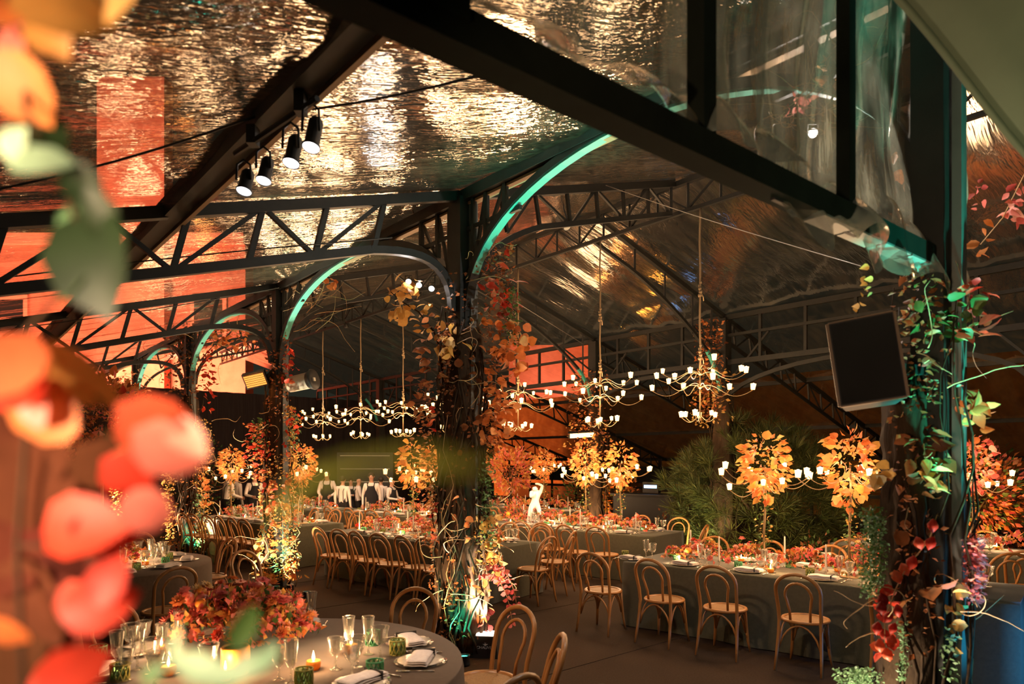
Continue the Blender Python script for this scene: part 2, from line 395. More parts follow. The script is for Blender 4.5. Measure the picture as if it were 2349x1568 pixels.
def webs(root, P, Q, n, mat, s=.035, zig=False):
    """P(t), Q(t): points of the upper and lower chord"""
    for i in range(n + 1):
        t = i / n
        if not zig: piece(root, 'web_bar', mat, lambda m: m.bar(P(t), Q(t), s, s))
        if i < n:
            t2 = (i + 1) / n
            if i % 2: piece(root, 'web_bar', mat, lambda m: m.bar(P(t), Q(t2), s * .8, s * .8))
            else: piece(root, 'web_bar', mat, lambda m: m.bar(Q(t), P(t2), s * .8, s * .8))
KN = ['central vine column', 'thin teal-lit vine column', 'ivy column behind the waiters side', 'farthest ivy column']
def left_frame(a, k):
    r = thing('roof_truss', 'dark steel roof truss sloping away from the ' + KN[k], 'truss', tent(a, 0), kind='structure')
    T = lambda b, o=0.0: tent(a, b, roof_z(b) - .04 - o)
    piece(r, 'top_chord', STEEL, lambda m: m.bar(T(-8.6), T(3.55), .08, .09))
    piece(r, 'bottom_chord', STEEL, lambda m: m.bar(T(-8.6, .45), T(-1.05, .45), .07, .075))
    piece(r, 'haunch_arch', STEEL, lambda m: sweep(m, bez(T(-1.05, .45), T(-.55, .50), tent(a, -.14, 4.0), tent(a, -.12, 3.45), 10), A2, .07, .07))
    webs(r, lambda t: T(-8.3 + 7.4 * t), lambda t: T(-8.42 + 7.4 * t, .45), 13, STEEL, .045)
    piece(r, 'bottom_chord', STEEL, lambda m: m.bar(T(1.1, .40), T(3.5, .40), .05, .06))
    piece(r, 'haunch_arch', STEEL, lambda m: sweep(m, bez(T(1.1, .40), T(.6, .45), tent(a, .14, 4.1), tent(a, .12, 3.55), 10), A2, .06, .06))
    webs(r, lambda t: T(.5 + 3.0 * t), lambda t: T(.6 + 2.9 * t, .42), 6, STEEL, .035)
def right_frame(a, k):
    r = thing('roof_truss', 'dark steel truss falling from the ridge, ' + ORD[k] + ' one behind the chandeliers', 'truss', tent(a, 7.2), kind='structure')
    T = lambda b, o=0.0: tent(a, b, roof_z(b) - .04 - o)
    piece(r, 'top_chord', STEEL, lambda m: m.bar(T(3.6), T(16.2), .07, .08))
    piece(r, 'bottom_chord', STEEL, lambda m: m.bar(T(3.6, .40), T(4.4, .40), .05, .055))
    piece(r, 'haunch_arch', STEEL, lambda m: sweep(m, bez(T(4.4, .40), T(5.3, .42), tent(a, 6.2, 4.30), tent(a, 6.65, 3.95), 8), A2, .055, .055))
    piece(r, 'lit_haunch_foot', TEALLIT, lambda m: sweep(m, bez(tent(a, 6.65, 3.95), tent(a, 6.85, 3.78), tent(a, 7.0, 3.55), tent(a, 7.08, 3.25), 6), A2, .055, .055))  # lower end of the haunch coloured teal as if lit
    for b in (4.6, 5.4, 6.2, 6.8):
        piece(r, 'web_bar', STEEL, lambda m: m.bar(T(b), tent(a, b, roof_z(b) - .48 - max(0, b - 5.2) * .30), .03, .03))
    piece(r, 'web_bar', STEEL, lambda m: m.bar(T(6.2, .6), T(7.1, .75), .028, .028))
    piece(r, 'bottom_chord', STEEL, lambda m: m.bar(T(7.4, .42), T(16.0, .42), .05, .055))
    webs(r, lambda t: T(7.5 + 8.4 * t), lambda t: T(7.6 + 8.3 * t, .42), 14, STEEL, .032)
for k, a in enumerate([0, 4.76, 9.52, 14.28]): left_frame(a, k)
for k, a in enumerate([1.52, 4.76, 9.52, 14.28]): right_frame(a, k)

# ridge lattice girder, column-row beam, purlins
r = thing('ridge_girder', 'zigzag lattice girder carrying the chandeliers along the ridge', 'truss', tent(7, 3.6), kind='structure')
piece(r, 'top_chord', STEEL, lambda m: m.bar(tent(-4.28, 3.6, 5.70), tent(19, 3.6, 5.70), .07, .07))
piece(r, 'bottom_chord', STEEL, lambda m: m.bar(tent(-4.28, 3.6, 5.30), tent(19, 3.6, 5.30), .05, .05))
webs(r, lambda t: tent(-4.2 + 23 * t, 3.6, 5.68), lambda t: tent(-4.2 + 23 * t, 3.6, 5.32), 46, STEEL, .03)
r = thing('eave_beam', 'dark steel beam linking the heads of the vine columns', 'beam', tent(7, 0), kind='structure')
piece(r, 'beam', STEEL, lambda m: m.bar(tent(-4.28, 0, 4.62), tent(19, 0, 4.62), .12, .11))
piece(r, 'lit_edge_strip', pri('warm_lit_edge', (.30, .18, .09), .6), lambda m: m.bar(tent(-4.28, .03, 4.545), tent(19, .03, 4.545), .07, .025))  # warm light on the beam's lower edge, painted as a strip
r = thing('purlin', 'thick dark purlin with four lamps hung under it', 'beam', tent(0, -2.73), kind='structure')
piece(r, 'beam', STEEL, lambda m: m.bar(tent(-4.28, -2.73, roof_z(-2.73) - .02), tent(19, -2.73, roof_z(-2.73) - .02), .13, .15))
piece(r, 'lit_edge_strip', MATS['warm_lit_edge'], lambda m: m.bar(tent(-4.28, -2.66, roof_z(-2.73) - .11), tent(19, -2.66, roof_z(-2.73) - .11), .03, .03))  # same painted warm light along the purlin's lower edge
for i, b in enumerate((10.4, 13.4)):
    p = MB(); p.bar(tent(-4.28, b, roof_z(b) - .03), tent(19, b, roof_z(b) - .03), .07, .09)
    tag(ob('purlin', p.mesh('purlin', STEEL, False)), ['upper', 'lower'][i] + ' dark purlin on the roof slope behind the pine bush', 'beam', kind='structure')
r = thing('side_girder', 'deep dark girder with uprights above the far columns', 'truss', tent(5, 7.2), kind='structure')
for z, h in ((4.62, .09), (4.28, .05), (3.78, .09)):
    piece(r, 'chord', STEEL, lambda m: m.bar(tent(-4.28, 7.2, z), tent(19, 7.2, z), .07, h))
for i in range(29):
    a = -4.2 + i * .83; piece(r, 'upright', STEEL, lambda m: m.bar(tent(a, 7.2, 3.8), tent(a, 7.2, 4.6), .05, .05, B2))
for a0, a1 in ((-3.2, 1.52), (1.52, 4.76), (4.76, 9.52), (9.52, 14.28)):
    piece(r, 'arch', STEEL, lambda m: sweep(m, [tent(a0 + (a1 - a0) * (.5 - .5 * math.cos(PI * i / 16)), 7.2, 2.95 + .72 * math.sin(PI * i / 16)) for i in range(17)], B2, .06, .07))
    for e, d in ((a0, 1), (a1, -1)): piece(r, 'knee_brace', STEEL, lambda m: m.bar(tent(e, 7.2, 3.3), tent(e + d * .9, 7.2, 4.25), .035, .035))

# columns: steel post with arch braces towards its neighbours along the row
def column(a, b, name_label, posts=.17, z=4.6, kind='structure'):
    r = thing('column', name_label, 'column', tent(a, b), kind=kind)
    piece(r, 'post', STEEL, lambda m: m.bar(tent(a, b, 0), tent(a, b, z), posts, posts, B2))
    piece(r, 'base_plate', STEEL, lambda m: m.box(tent(a, b, .012), (posts * 2.1, posts * 2.1, .024)))
    return r
cols = []
CL = ['central steel column wrapped in dark vine and autumn leaves', 'slim steel column with teal-lit arch and hanging heater', 'leafy steel column beside the rear chairs', 'farthest steel column in the row, half hidden by foliage']
for k, a in enumerate([0, 4.76, 9.52, 14.28]): cols.append(column(a, 0, CL[k], .2 if k == 0 else .17))
cols.append(column(-4.28, 0, 'dark steel corner column carrying the black loudspeaker', .16, 4.65))
for k, a in enumerate([1.52, 4.76, 9.52, 14.28]): column(a, 7.2, ['far column rising out of the pine bush', 'far column behind the statue table', 'far column behind the small orange tree', 'last far column beyond the waiters'][k], .2)
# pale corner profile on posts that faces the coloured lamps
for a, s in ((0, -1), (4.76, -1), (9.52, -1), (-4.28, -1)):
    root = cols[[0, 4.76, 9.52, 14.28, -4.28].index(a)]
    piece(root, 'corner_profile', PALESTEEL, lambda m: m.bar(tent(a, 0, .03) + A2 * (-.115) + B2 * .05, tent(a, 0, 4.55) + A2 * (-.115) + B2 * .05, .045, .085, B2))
# arches between columns in the row
for k, (a0, a1) in enumerate([(-4.28, 0), (0, 4.76), (4.76, 9.52), (9.52, 14.28)]):
    r = thing('row_arch', ['teal-lit arch between the loudspeaker column and the central column', 'arch between the central column and the slim heater column', 'arch behind the slim heater column with curly twigs', 'last arch of the column row, wound with leaves'][k], 'arch', tent((a0 + a1) / 2, 0), kind='structure')
    def P(t, dz=0.0):
        x = -math.cos(PI * t); return tent((a0 + a1) / 2 + (a1 - a0) / 2 * .965 * x, 0, 3.25 + 1.30 * max(0.0, math.sin(PI * t)) ** .8 + dz)
    piece(r, 'arch_back', STEEL, lambda m: sweep(m, [P(i / 28, .045) for i in range(29)], B2, .10, .07))
    piece(r, 'arch_soffit', TEALLIT, lambda m: sweep(m, [P(i / 28) for i in range(29)], B2, .085, .022))
    for i in (3, 5, 7, 21, 23, 25):
        q = P(i / 28, .06); piece(r, 'spandrel_bar', STEEL, lambda m: m.bar(q, Vector((q.x, q.y, 4.6)), .045, .045, B2))
    for i, j in ((3, 5), (5, 7), (25, 23), (23, 21)):
        q = P(i / 28, .06); w = P(j / 28); piece(r, 'spandrel_bar', STEEL, lambda m: m.bar(q, Vector((w.x, w.y, 4.58)), .03, .03))
    piece(r, 'tie_bar', STEEL, lambda m: m.bar(tent(a0, 0, 4.28), tent(a0 + .9, 0, 4.28), .035, .045)); piece(r, 'tie_bar', STEEL, lambda m: m.bar(tent(a1 - .9, 0, 4.28), tent(a1, 0, 4.28), .035, .045))

# ------------------------------------------------------------------ near gable: tie beam, uprights, hanging clear film
GC = tent(-4.28, 0); GD = Vector((-.7785, -.628, 0)); GN = Vector((.628, -.7785, 0))      # along the beam away from the column; towards the camera side
r = thing('gable_beam', 'heavy dark gable beam crossing overhead with clear film above', 'beam', GC + UP * 3.04, kind='structure')
piece(r, 'beam', TEALSTEEL, lambda m: m.bar(GC - GD * .05 + UP * 3.04, GC + GD * 4.6 + UP * 3.04, .10, .10))
for k in range(4): piece(r, 'lit_end_face', PALESTEEL, lambda m: m.bar(GC + GD * (.10 + .30 * k) + UP * 2.987, GC + GD * (.38 + .30 * k) + UP * 2.987, .096, .012))  # paler underside stands in for teal light on the same dark beam
for s in (.38, .95, 1.55): piece(r, 'strap', RUBBER, lambda m: m.bar(GC + GD * s + UP * 2.98, GC + GD * s + UP * 3.10, .018, .112, GD))
for k in range(9):
    mm = MB(); mm.ball(tuple(GC + GD * (2.28 + .045 * k + .02 * math.sin(k * 3)) + GN * .03 + UP * 3.096 - r.location), .004, 6, 5); ob('status_light', mm.mesh('status_light', MATS.get('blue_led') or emit('blue_led', (.3, .45, 1), 14)), r)
for s, w in ((.99, .06), (2.07, .072), (3.17, .12)):
    piece(r, 'upright', TEALSTEEL, lambda m: m.bar(GC + GD * s + UP * 3.05, GC + GD * s + UP * (roof_z(-s) - .05), w, w, GN))
piece(r, 'sloping_rail', TEALSTEEL, lambda m: m.bar(GC + UP * 4.6, GC + GD * 4.6 + UP * (roof_z(-4.6) - .04), .06, .07))
rr = random.Random(3)
def gable_sheet(s0, s1, hem, seed):
    ph = [random.Random(seed).uniform(0, 6) for _ in range(8)]; ns, nz = 90, 40; vs = []
    for j in range(nz + 1):
        for i in range(ns + 1):
            s = s0 + (s1 - s0) * i / ns; top = roof_z(-s) - .03
            lo = 3.00 + hem * (-.10 - .06 * math.sin(s * 9 + ph[0]) - .05 * math.sin(s * 23 + ph[1])) + (1 - hem) * .09
            t = j / nz; z = lo + (top - lo) * t
            fold = .030 * math.sin(s * 14 + ph[2] + 1.2 * math.sin(z * 2.0)) + .018 * math.sin(s * 31 + z * 3 + ph[3]) + .016 * math.sin(z * 11 + s * 5 + ph[4]) * (1 - t) + .02 * math.sin(s * 5 - z * 6 + ph[5])
            bulge = .10 * math.sin(PI * t) + (.05 * (1 - t) ** 4)
            vs.append(tuple(GC + GD * s + GN * (-.075 + .165 * max(0.0, 1 - t * 5) ** .7 + fold * (.25 + .9 * (1 - t)) - bulge * .3) + UP * z))
    m = MB(); m.add(vs, [(j * (ns + 1) + i, j * (ns + 1) + i + 1, (j + 1) * (ns + 1) + i + 1, (j + 1) * (ns + 1) + i) for j in range(nz) for i in range(ns)])
    return m
for (s0, s1, hem, lab) in ((-.10, 1.55, 1, 'crumpled clear vinyl curtain hanging from the gable by the loudspeaker column'), (1.5, 3.3, 0, 'taut clear vinyl sheet filling the gable above the heavy beam')):
    tag(ob('gable_film', gable_sheet(s0, s1, hem, int(s0 * 10) + 5).mesh('gable_film', FILMG)), lab, 'clear film', kind='structure')
m = MB()                                                # rolled edge of the curtain beside the column
tag(ob('film_edge', MB().tube([GC + GD * -.12 + GN * .1 + UP * (2.75 + .09 * i) + GN * .02 * math.sin(i) for i in range(20)], [.02 + .008 * math.sin(i * 1.3) for i in range(20)], 7).mesh('film_edge', FILMG)), 'rolled clear vinyl edge hanging beside the corner column', 'clear film', kind='structure')

# canvas of the entrance tent, upper corner
vs = []; n1, n2 = 24, 12
E0, E1 = at(1960, -110, 2.35), at(2640, 648, 2.95); W = Vector((1.3, -.7, 1.25))
for j in range(n2 + 1):
    for i in range(n1 + 1):
        t, w = i / n1, j / n2
        p = E0.lerp(E1, t) + W * w + Vector((0, 0, -.025)) * math.sin(PI * t) * (1 - w) + Vector((.02, -.03, -.10)) * math.sin(PI * w) + Vector((0, 0, .02)) * math.sin(t * 9 + w * 3)
        vs.append(tuple(p))
m = MB(); m.add(vs, [(j * (n1 + 1) + i, j * (n1 + 1) + i + 1, (j + 1) * (n1 + 1) + i + 1, (j + 1) * (n1 + 1) + i) for j in range(n2) for i in range(n1)])
o = ob('canvas_awning', m.mesh('canvas_awning', CANVAS)); tag(o, 'greenish canvas awning sagging across the upper corner', 'awning')
mo = o.modifiers.new('thickness', 'SOLIDIFY'); mo.thickness = .006
m = MB(); m.tube([E0.lerp(E1, i / 24) + Vector((0, 0, -.025)) * math.sin(PI * i / 24) + Vector((0, 0, .02)) * math.sin(i / 24 * 9) for i in range(25)], .014, 6); ob('hem_roll', m.mesh('hem_roll', CANVAS), o)

# ------------------------------------------------------------------ walls at the far ends, neighbouring building
def wall_sheet(name, p, q, z0, z1, mat, label, fold=.06, n=60, kind='structure'):
    p, q = Vector(p), Vector(q); d = (q - p); nn = d.normalized().cross(UP); vs = []
    for i in range(n + 1):
        for z in (z0, z1): vs.append(tuple(p + d * (i / n) + nn * fold * math.sin(i * 1.9) + UP * z))
    m = MB(); m.add(vs, [(2 * i, 2 * i + 2, 2 * i + 3, 2 * i + 1) for i in range(n)])
    return tag(ob(name, m.mesh(name, mat)), label, 'wall', kind=kind)
wall_sheet('wall_back', tent(19.6, -1.5), tent(19.6, 16.3), 0, 4.4, DRAPE, 'dark draped wall closing the far end behind the waiters', .07, 120)
# glazed side wall
r = thing('wall_side', 'dark glazed side wall with orange light outside', 'wall', tent(8, 16.3), kind='structure')
piece(r, 'header', STEEL, lambda m: m.bar(tent(-4.28, 16.3, 2.0), tent(19, 16.3, 2.0), .1, .12))
piece(r, 'rail', STEEL, lambda m: m.bar(tent(-4.28, 16.3, .92), tent(19, 16.3, .92), .07, .10))
piece(r, 'top_panel', STEEL, lambda m: m.bar(tent(-4.28, 16.35, 1.42), tent(19, 16.35, 1.42), .02, .62))
for i in range(17):
    a = -4.3 + i * 1.42
    piece(r, 'mullion', STEEL, lambda m: m.bar(tent(a, 16.3, 0), tent(a, 16.3, 2.0), .07, .07, B2))
    if i < 16: piece(r, 'pane', GLASS, lambda m: m.bar(tent(a + .05, 16.31, .45), tent(a + 1.37, 16.31, .45), .008, .84))
# lit garden walls outside
def plain_wall(p, q, z, mat, label, nm='garden_wall'):
    m = MB(); m.bar(Vector(p) + UP * z / 2, Vector(q) + UP * z / 2, .3, z); return tag(ob(nm, m.mesh(nm, mat, False)), label, 'wall', kind='structure')
ORW = pri('ochre_plaster', (.62, .28, .06), .9, 0, .1, (.44, .16, .03), 2.5)
plain_wall(tent(-6, 20.5), tent(26, 20.5), 5.2, ORW, 'orange-lit garden wall outside the glazed side wall')
plain_wall((-.2, 43, 0), (4.8, 43, 0), 9.2, FACADE, 'salmon-lit house wall seen high through the far roof', 'house_wall')
bd = thing('neighbour_building', 'tall salmon-lit building glowing through the roof film', 'building', (-20, 32, 0), kind='structure')
piece(bd, 'wall', FACADE, lambda m: m.box((-26, 32.5, 6.2), (27, 1, 12.4)))
piece(bd, 'tower', FACADE, lambda m: m.box((-17.55, 31.8, 9.8), (3.1, .8, 19.6)))
piece(bd, 'cornice', FACADEW, lambda m: m.box((-26, 32.0, 12.3), (27, .5, .5)))
for x in (-34, -30.5, -27, -23.5, -14.2):
    for z in (3.5, 8.3):
        w = piece(bd, 'window', FACADEW, lambda m: m.box((x, 31.96, z), (1.7, .12, 2.8)))
        mm = MB(); mm.box((x + 20, -.09, z), (1.3, .08, 2.3)); ob('pane', mm.mesh('pane', WINDARK, False), w)

# cables slung under the roof
def cable(pts, r, mat, label, nm='cable'):
    m = MB(); m.tube(pts, r, 5); tag(ob(nm, m.mesh(nm, mat)), label, 'cable', 'cables slung under the roof')
cable(arc(at(-30, 440, 3.8), at(590, 266, 3.7), -.03), .007, RUBBER, 'black cable slung to the lamp purlin across the orange glow')
cable(arc(at(590, 266, 3.7), at(1150, 160, 3.5), -.03), .007, RUBBER, 'black cable slung from the lamp purlin towards the gable beam')
cable(arc(at(-20, 640, 5.2), at(900, 545, 6.0), .02), .006, RUBBER, 'thin cable running beneath the nearest roof truss')
cable(arc(at(-20, 760, 7.5), at(640, 660, 9.5), -.03), .006, RUBBER, 'thin cable beside the second roof truss')
cable(arc(at(1390, 425, 8.0), at(1975, 610, 5.0), -.02), .0035, WIREM, 'pale bracing wire from ridge to the gable corner')
cable(arc(at(1180, 690, 9), at(1340, 790, 15), 0), .004, WIREM, 'pale bracing wire beside the central column')
# ------------------------------------------------------------------ leaves, blossoms, twigs
def leaf_template(shape):
    W = dict(round=[(.0, 0), (.18, .36), (.45, .50), (.75, .40), (1, 0)], point=[(.0, 0), (.2, .24), (.45, .32), (.75, .18), (1, 0)], long=[(.0, 0), (.2, .12), (.5, .16), (.8, .10), (1, 0)])[shape]
    v = [(0, 0, 0)]; f = []
    for (y, w) in W[1:-1]:
        c = -.22 * y * y
        v += [(-w, y, c + .10 * w / .4), (0, y, c), (w, y, c + .10 * w / .4)]
    v.append((0, 1, -.26)); n = len(v) - 1
    f += [(0, 2, 1), (0, 3, 2)]
    for i in (1, 4): f += [(i, i + 1, i + 4, i + 3), (i + 1, i + 2, i + 5, i + 4)]
    f += [(7, 8, n), (8, 9, n)]
    return v, f
LEAF = {}
for sh in ('round', 'point', 'long'):
    v, f = leaf_template(sh)
    for kk in PAL:
        m = MB(); m.add(v, f); LEAF[sh, kk] = m.mesh('leaf', LM[kk])
TV = np.array([(0, 0, 0), (-.30, .45, .09), (0, .5, 0), (.30, .45, .09), (0, 1, -.16)]); TF = np.array([(0, 2, 1), (0, 3, 2), (1, 2, 4), (2, 3, 4)])
TVL = TV * np.array([.45, 1, 1])
def rnd_dirs(n, rs):
    d = rs.normal(size=(n, 3)); return d / np.linalg.norm(d, axis=1)[:, None]
def leaf_field(name, P, D, S, mat, rs, tv=TV):
    n = len(P); D = D / (np.linalg.norm(D, axis=1)[:, None] + 1e-9); r = rnd_dirs(n, rs)
    X = np.cross(D, r); X /= np.linalg.norm(X, axis=1)[:, None] + 1e-9; Z = np.cross(X, D)
    V = (X[:, None, :] * tv[None, :, 0:1] + D[:, None, :] * tv[None, :, 1:2] + Z[:, None, :] * tv[None, :, 2:3]) * S[:, None, None] + P[:, None, :]
    F = TF[None] + (np.arange(n) * len(tv))[:, None, None]
    return arr_mesh(name, V.reshape(-1, 3), F.reshape(-1, 3), mat)
def leaf_matrix(p, d, size, rr):
    d = Vector(d).normalized(); r = Vector((rr.gauss(0, 1), rr.gauss(0, 1), rr.gauss(0, 1) + .6)); x = d.cross(r).normalized(); z = x.cross(d)
    M = Matrix((x * size, d * size, z * size)).transposed().to_4x4(); M.translation = p
    return M
def put_leaf(root, p, d, size, shape, pal, rr):
    return ob('leaf', LEAF[shape, pal], root, leaf_matrix(p, d, size, rr))
def curl(p, d, length, rr, n=12, bend=.55):
    pts = [Vector(p)]; d = Vector(d).normalized(); st = length / n; ax = Vector((rr.gauss(0, 1), rr.gauss(0, 1), rr.gauss(0, 1))).normalized()
    for i in range(n):
        ax = (ax + Vector((rr.gauss(0, 1), rr.gauss(0, 1), rr.gauss(0, 1))) * .45).normalized()
        d = (Quaternion(ax, rr.uniform(-.1, bend)) @ d).normalized(); pts.append(pts[-1] + d * st)
    return pts
def blossom(name, layers, n, mat_rank, curlz):
    m = MB()
    for l in range(layers):
        r = 1.0 - l * (.8 / layers); t = .25 + .5 * l / layers
        for i in range(n):
            a = (i + l * .5) * 2 * PI / n; ca, sa = math.cos(a), math.sin(a); w = 2.2 / n * r
            def q(x, y, z): return (x * ca - y * sa, x * sa + y * ca, z)
            m.add([q(.06, 0, t * .6), q(.6 * r, -w, t * .75 + curlz * .2), q(.6 * r, w, t * .75 + curlz * .2), q(r, 0, t + curlz * (.3 + .25 * l))], [(0, 1, 3), (0, 3, 2)])
    m.ball((0, 0, .3), .22, 6, 4)
    return m.mesh(name, LM[mat_rank])
BLOS = {}
for kk in ('coral', 'orange', 'gold', 'red'):
    BLOS['rose', kk] = blossom('blossom', 3, 7, kk, .55); BLOS['daisy', kk] = blossom('blossom', 2, 9, kk, -.1)
FRUITM = pri('pomegranate_skin', (.62, .07, .05), .28, 0, .5, (.75, .22, .12), 4)
PEARM = pri('orange_peel', (.78, .27, .03), .4, 0, .4, bump=.2, nscale=120)
m = MB(); m.ball((0, 0, 1), 1, 14, 10, (1, 1, .92)); m.lathe([(.18, 1.88), (.14, 2.05), (.26, 2.2)], 8); POME = m.mesh('fruit', FRUITM)
m = MB(); m.ball((0, 0, 1), 1, 14, 10, (1, 1, .85)); ORNG = m.mesh('fruit', PEARM)

# ------------------------------------------------------------------ bentwood chair
def make_chair():
    t = thing('bentwood_chair', 'x x x x', 'chair')
    m = MB(); m.lathe([(.001, .452), (.17, .452), (.185, .458)], 22); m.lathe([(.185, .458), (.17, .463), (.001, .463)], 22); ob('cane_panel', m.mesh('cane_panel', CANE), t)
    m = MB(); m.lathe([(.183, .442), (.212, .442), (.219, .455), (.212, .470), (.186, .470), (.183, .442)], 24); ob('seat_ring', m.mesh('seat_ring', BENT), t)
    pts = []                                            # rear legs and outer hoop are one bent piece
    side = [(.205, -.255, 0), (.197, -.225, .15), (.188, -.196, .32), (.184, -.186, .46), (.188, -.205, .58), (.196, -.238, .70)]
    pts += side
    for i in range(13):
        a = PI * i / 12; pts.append((.198 * math.cos(a), -.252 - .060 * math.sin(a), .75 + .165 * math.sin(a)))
    pts += [(-x, y, z) for x, y, z in side[::-1]]
    m = MB(); m.tube(pts, [.0125 + .0045 * min(1, z / .3) for x, y, z in pts], 8); ob('outer_hoop', m.mesh('outer_hoop', BENT), t)
    pts = []; side = [(.088, -.172, .462), (.092, -.188, .56), (.108, -.222, .66)]
    pts += side
    for i in range(11):
        a = PI * i / 10; pts.append((.118 * math.cos(a), -.236 - .048 * math.sin(a), .70 + .130 * math.sin(a)))
    pts += [(-x, y, z) for x, y, z in side[::-1]]
    m = MB(); m.tube(pts, .0125, 7); ob('inner_hoop', m.mesh('inner_hoop', BENT), t)
    for s in (1, -1):
        m = MB(); m.tube([(s * .150, .140, .46), (s * .158, .152, .30), (s * .172, .170, .12), (s * .190, .195, 0)], [.017, .0175, .015, .0115], 8); ob('front_leg', m.mesh('front_leg', BENT), t)
    corners = [(.155, .150), (-.155, .150), (-.185, -.19), (.185, -.19)]
    for i in range(4):
        (x0, y0), (x1, y1) = corners[i], corners[(i + 1) % 4]; pts = []
        for j in range(11):
            f = j / 10; h = .20 + .225 * math.sin(PI * f) ** .6; pts.append((x0 + (x1 - x0) * f, y0 + (y1 - y0) * f, h))
        m = MB(); m.tube(pts, .0095, 6); ob('brace_arch', m.mesh('brace_arch', BENT), t)
    return t
CH = {'proto': make_chair(), 'used': False, 'n': 0}
def chair(x, y, face, label, group):
    rz = math.atan2(face[1], face[0]) - PI / 2; CH['n'] += 1
    if not CH['used']:
        o = CH['proto']; CH['used'] = True; o.location = (x, y, 0); o.rotation_euler = (0, 0, rz); o['label'] = label; o['group'] = group; return o
    return copy_tree(CH['proto'], (x, y, 0), rz, label, group)

# ------------------------------------------------------------------ tableware prototypes (meshes shared by the copies)
def gob(h, rb, rt, stem):
    m = MB(); m.lathe([(.002, .002), (.034, .003), (.036, .006), (.012, .014), (.0065, .03), (.006, stem * .5), (.011, stem * .55), (.006, stem * .62), (.007, stem), (rb * .6, stem + .015), (rb, stem + .04), (rb * .97, stem + .07), (rt * .96, h - .01), (rt, h), (rt * .95, h - .004), (rb * .9, stem + .065), (rb * .55, stem + .022), (.001, stem + .014)], 14); return m
ME = {}
ME['flute'] = gob(.235, .030, .040, .075).mesh('goblet', GLASS)
ME['wine'] = gob(.185, .038, .048, .070).mesh('goblet', GLASS)
ME['coupe'] = gob(.20, .046, .058, .085).mesh('goblet', GLASS)
def trellis(mat, nm):
    m = MB(); n = 10
    for s in (1, -1):
        for i in range(n):
            a0 = i * 2 * PI / n
            m.tube([(.041 * math.cos(a0 + s * .63 * j / 4), .041 * math.sin(a0 + s * .63 * j / 4), .004 + .072 * j / 4) for j in range(5)], .0032, 4)
    m.lathe([(.042, .074), (.045, .078), (.042, .082), (.039, .078), (.042, .074)], 16); m.lathe([(.001, 0), (.04, .0), (.042, .006), (.001, .007)], 16)
    return m.mesh(nm, mat)
m = MB(); m.lathe([(.001, .006), (.038, .006), (.0385, .076)], 16); ME['liner'] = m.mesh('liner', GREENI)
ME['trellis_green'] = trellis(GREENG, 'lattice'); ME['trellis_olive'] = trellis(OLIVEG, 'lattice')
m = MB(); m.lathe([(.001, 0), (.07, 0), (.085, .004), (.135, .014), (.138, .017), (.09, .009), (.001, .006)], 26); ME['plate'] = m.mesh('plate', PLATE)
m = MB(); m.lathe([(.001, 0), (.10, 0), (.155, .010), (.158, .013), (.10, .005), (.001, .004)], 28); ME['charger'] = m.mesh('charger_plate', GLASS)
def napkin():
    m = MB(); nx, ny = 10, 6
    for layer, (w, l, z) in enumerate(((.135, .29, .0), (.13, .285, .011), (.122, .275, .023))):
        vs = []
        for side in (0, 1):
            for j in range(ny + 1):
                for i in range(nx + 1):
                    x, y = (i / nx - .5) * l, (j / ny - .5) * w
                    e = max(abs(i / nx - .5), abs(j / ny - .5)) * 2
                    vs.append((x, y, z + side * .011 * (1 - e ** 6 * .8) + .0022 * math.sin(x * 45 + layer * 2) + .0016 * math.sin(y * 70 + x * 20)))
        q = (nx + 1) * (ny + 1); fs = []
        for j in range(ny):
            for i in range(nx):
                a = j * (nx + 1) + i; fs.append((a, a + nx + 1, a + nx + 2, a + 1)); fs.append((q + a, q + a + 1, q + a + nx + 2, q + a + nx + 1))
        rim = [i for i in range(nx + 1)] + [j * (nx + 1) + nx for j in range(1, ny + 1)] + [ny * (nx + 1) + i for i in range(nx - 1, -1, -1)] + [j * (nx + 1) for j in range(ny - 1, 0, -1)]
        for a, b in zip(rim, rim[1:] + rim[:1]): fs.append((a, b, b + q, a + q))
        m.add(vs, fs)
    return m.mesh('napkin', NAPKIN)
ME['napkin'] = napkin()
m = MB(); m.box((.085, 0, .019), (.010, .140, .046)); ME['band'] = m.mesh('napkin_band', BLACK, False)
m = MB(); m.tube([(0, -.10, .004), (0, -.02, .006), (0, .04, .008)], [.005, .003, .003], 6); m.box((0, .06, .008), (.022, .04, .003))
for i in range(4): m.box((-.009 + .006 * i, .095, .008), (.0026, .045, .0025))
ME['fork'] = m.mesh('fork', SILVER)
m = MB(); m.tube([(0, -.11, .005), (0, -.02, .006), (0, .0, .006)], [.006, .005, .004], 6); m.box((.002, .065, .006), (.017, .13, .002)); ME['knife'] = m.mesh('knife', SILVER)
m = MB(); m.lathe([(.001, 0), (.024, 0), (.034, .012), (.037, .032), (.034, .046), (.028, .047), (.001, .044)], 16); ME['amber'] = m.mesh('wax', AMBER)
m = MB(); m.lathe([(.001, .046), (.006, .052), (.0075, .062), (.004, .078), (.0006, .095)], 8); ME['flame'] = m.mesh('flame', FLAME)
m = MB(); m.lathe([(.001, 0), (.035, .002), (.036, .006), (.008, .016), (.007, .05), (.014, .058), (.014, .074), (.011, .074), (.001, .06)], 12); ME['stick'] = m.mesh('holder', GLASS)
m = MB(); m.lathe([(.011, .06), (.0115, .08), (.008, .33), (.005, .345), (.0008, .347)], 10, capb=True); ME['taper'] = m.mesh('candle', WAX)
m = MB(); m.tube([(0, 0, .344), (.001, 0, .356)], .0012, 5); ME['wick'] = m.mesh('wick', BLACK)

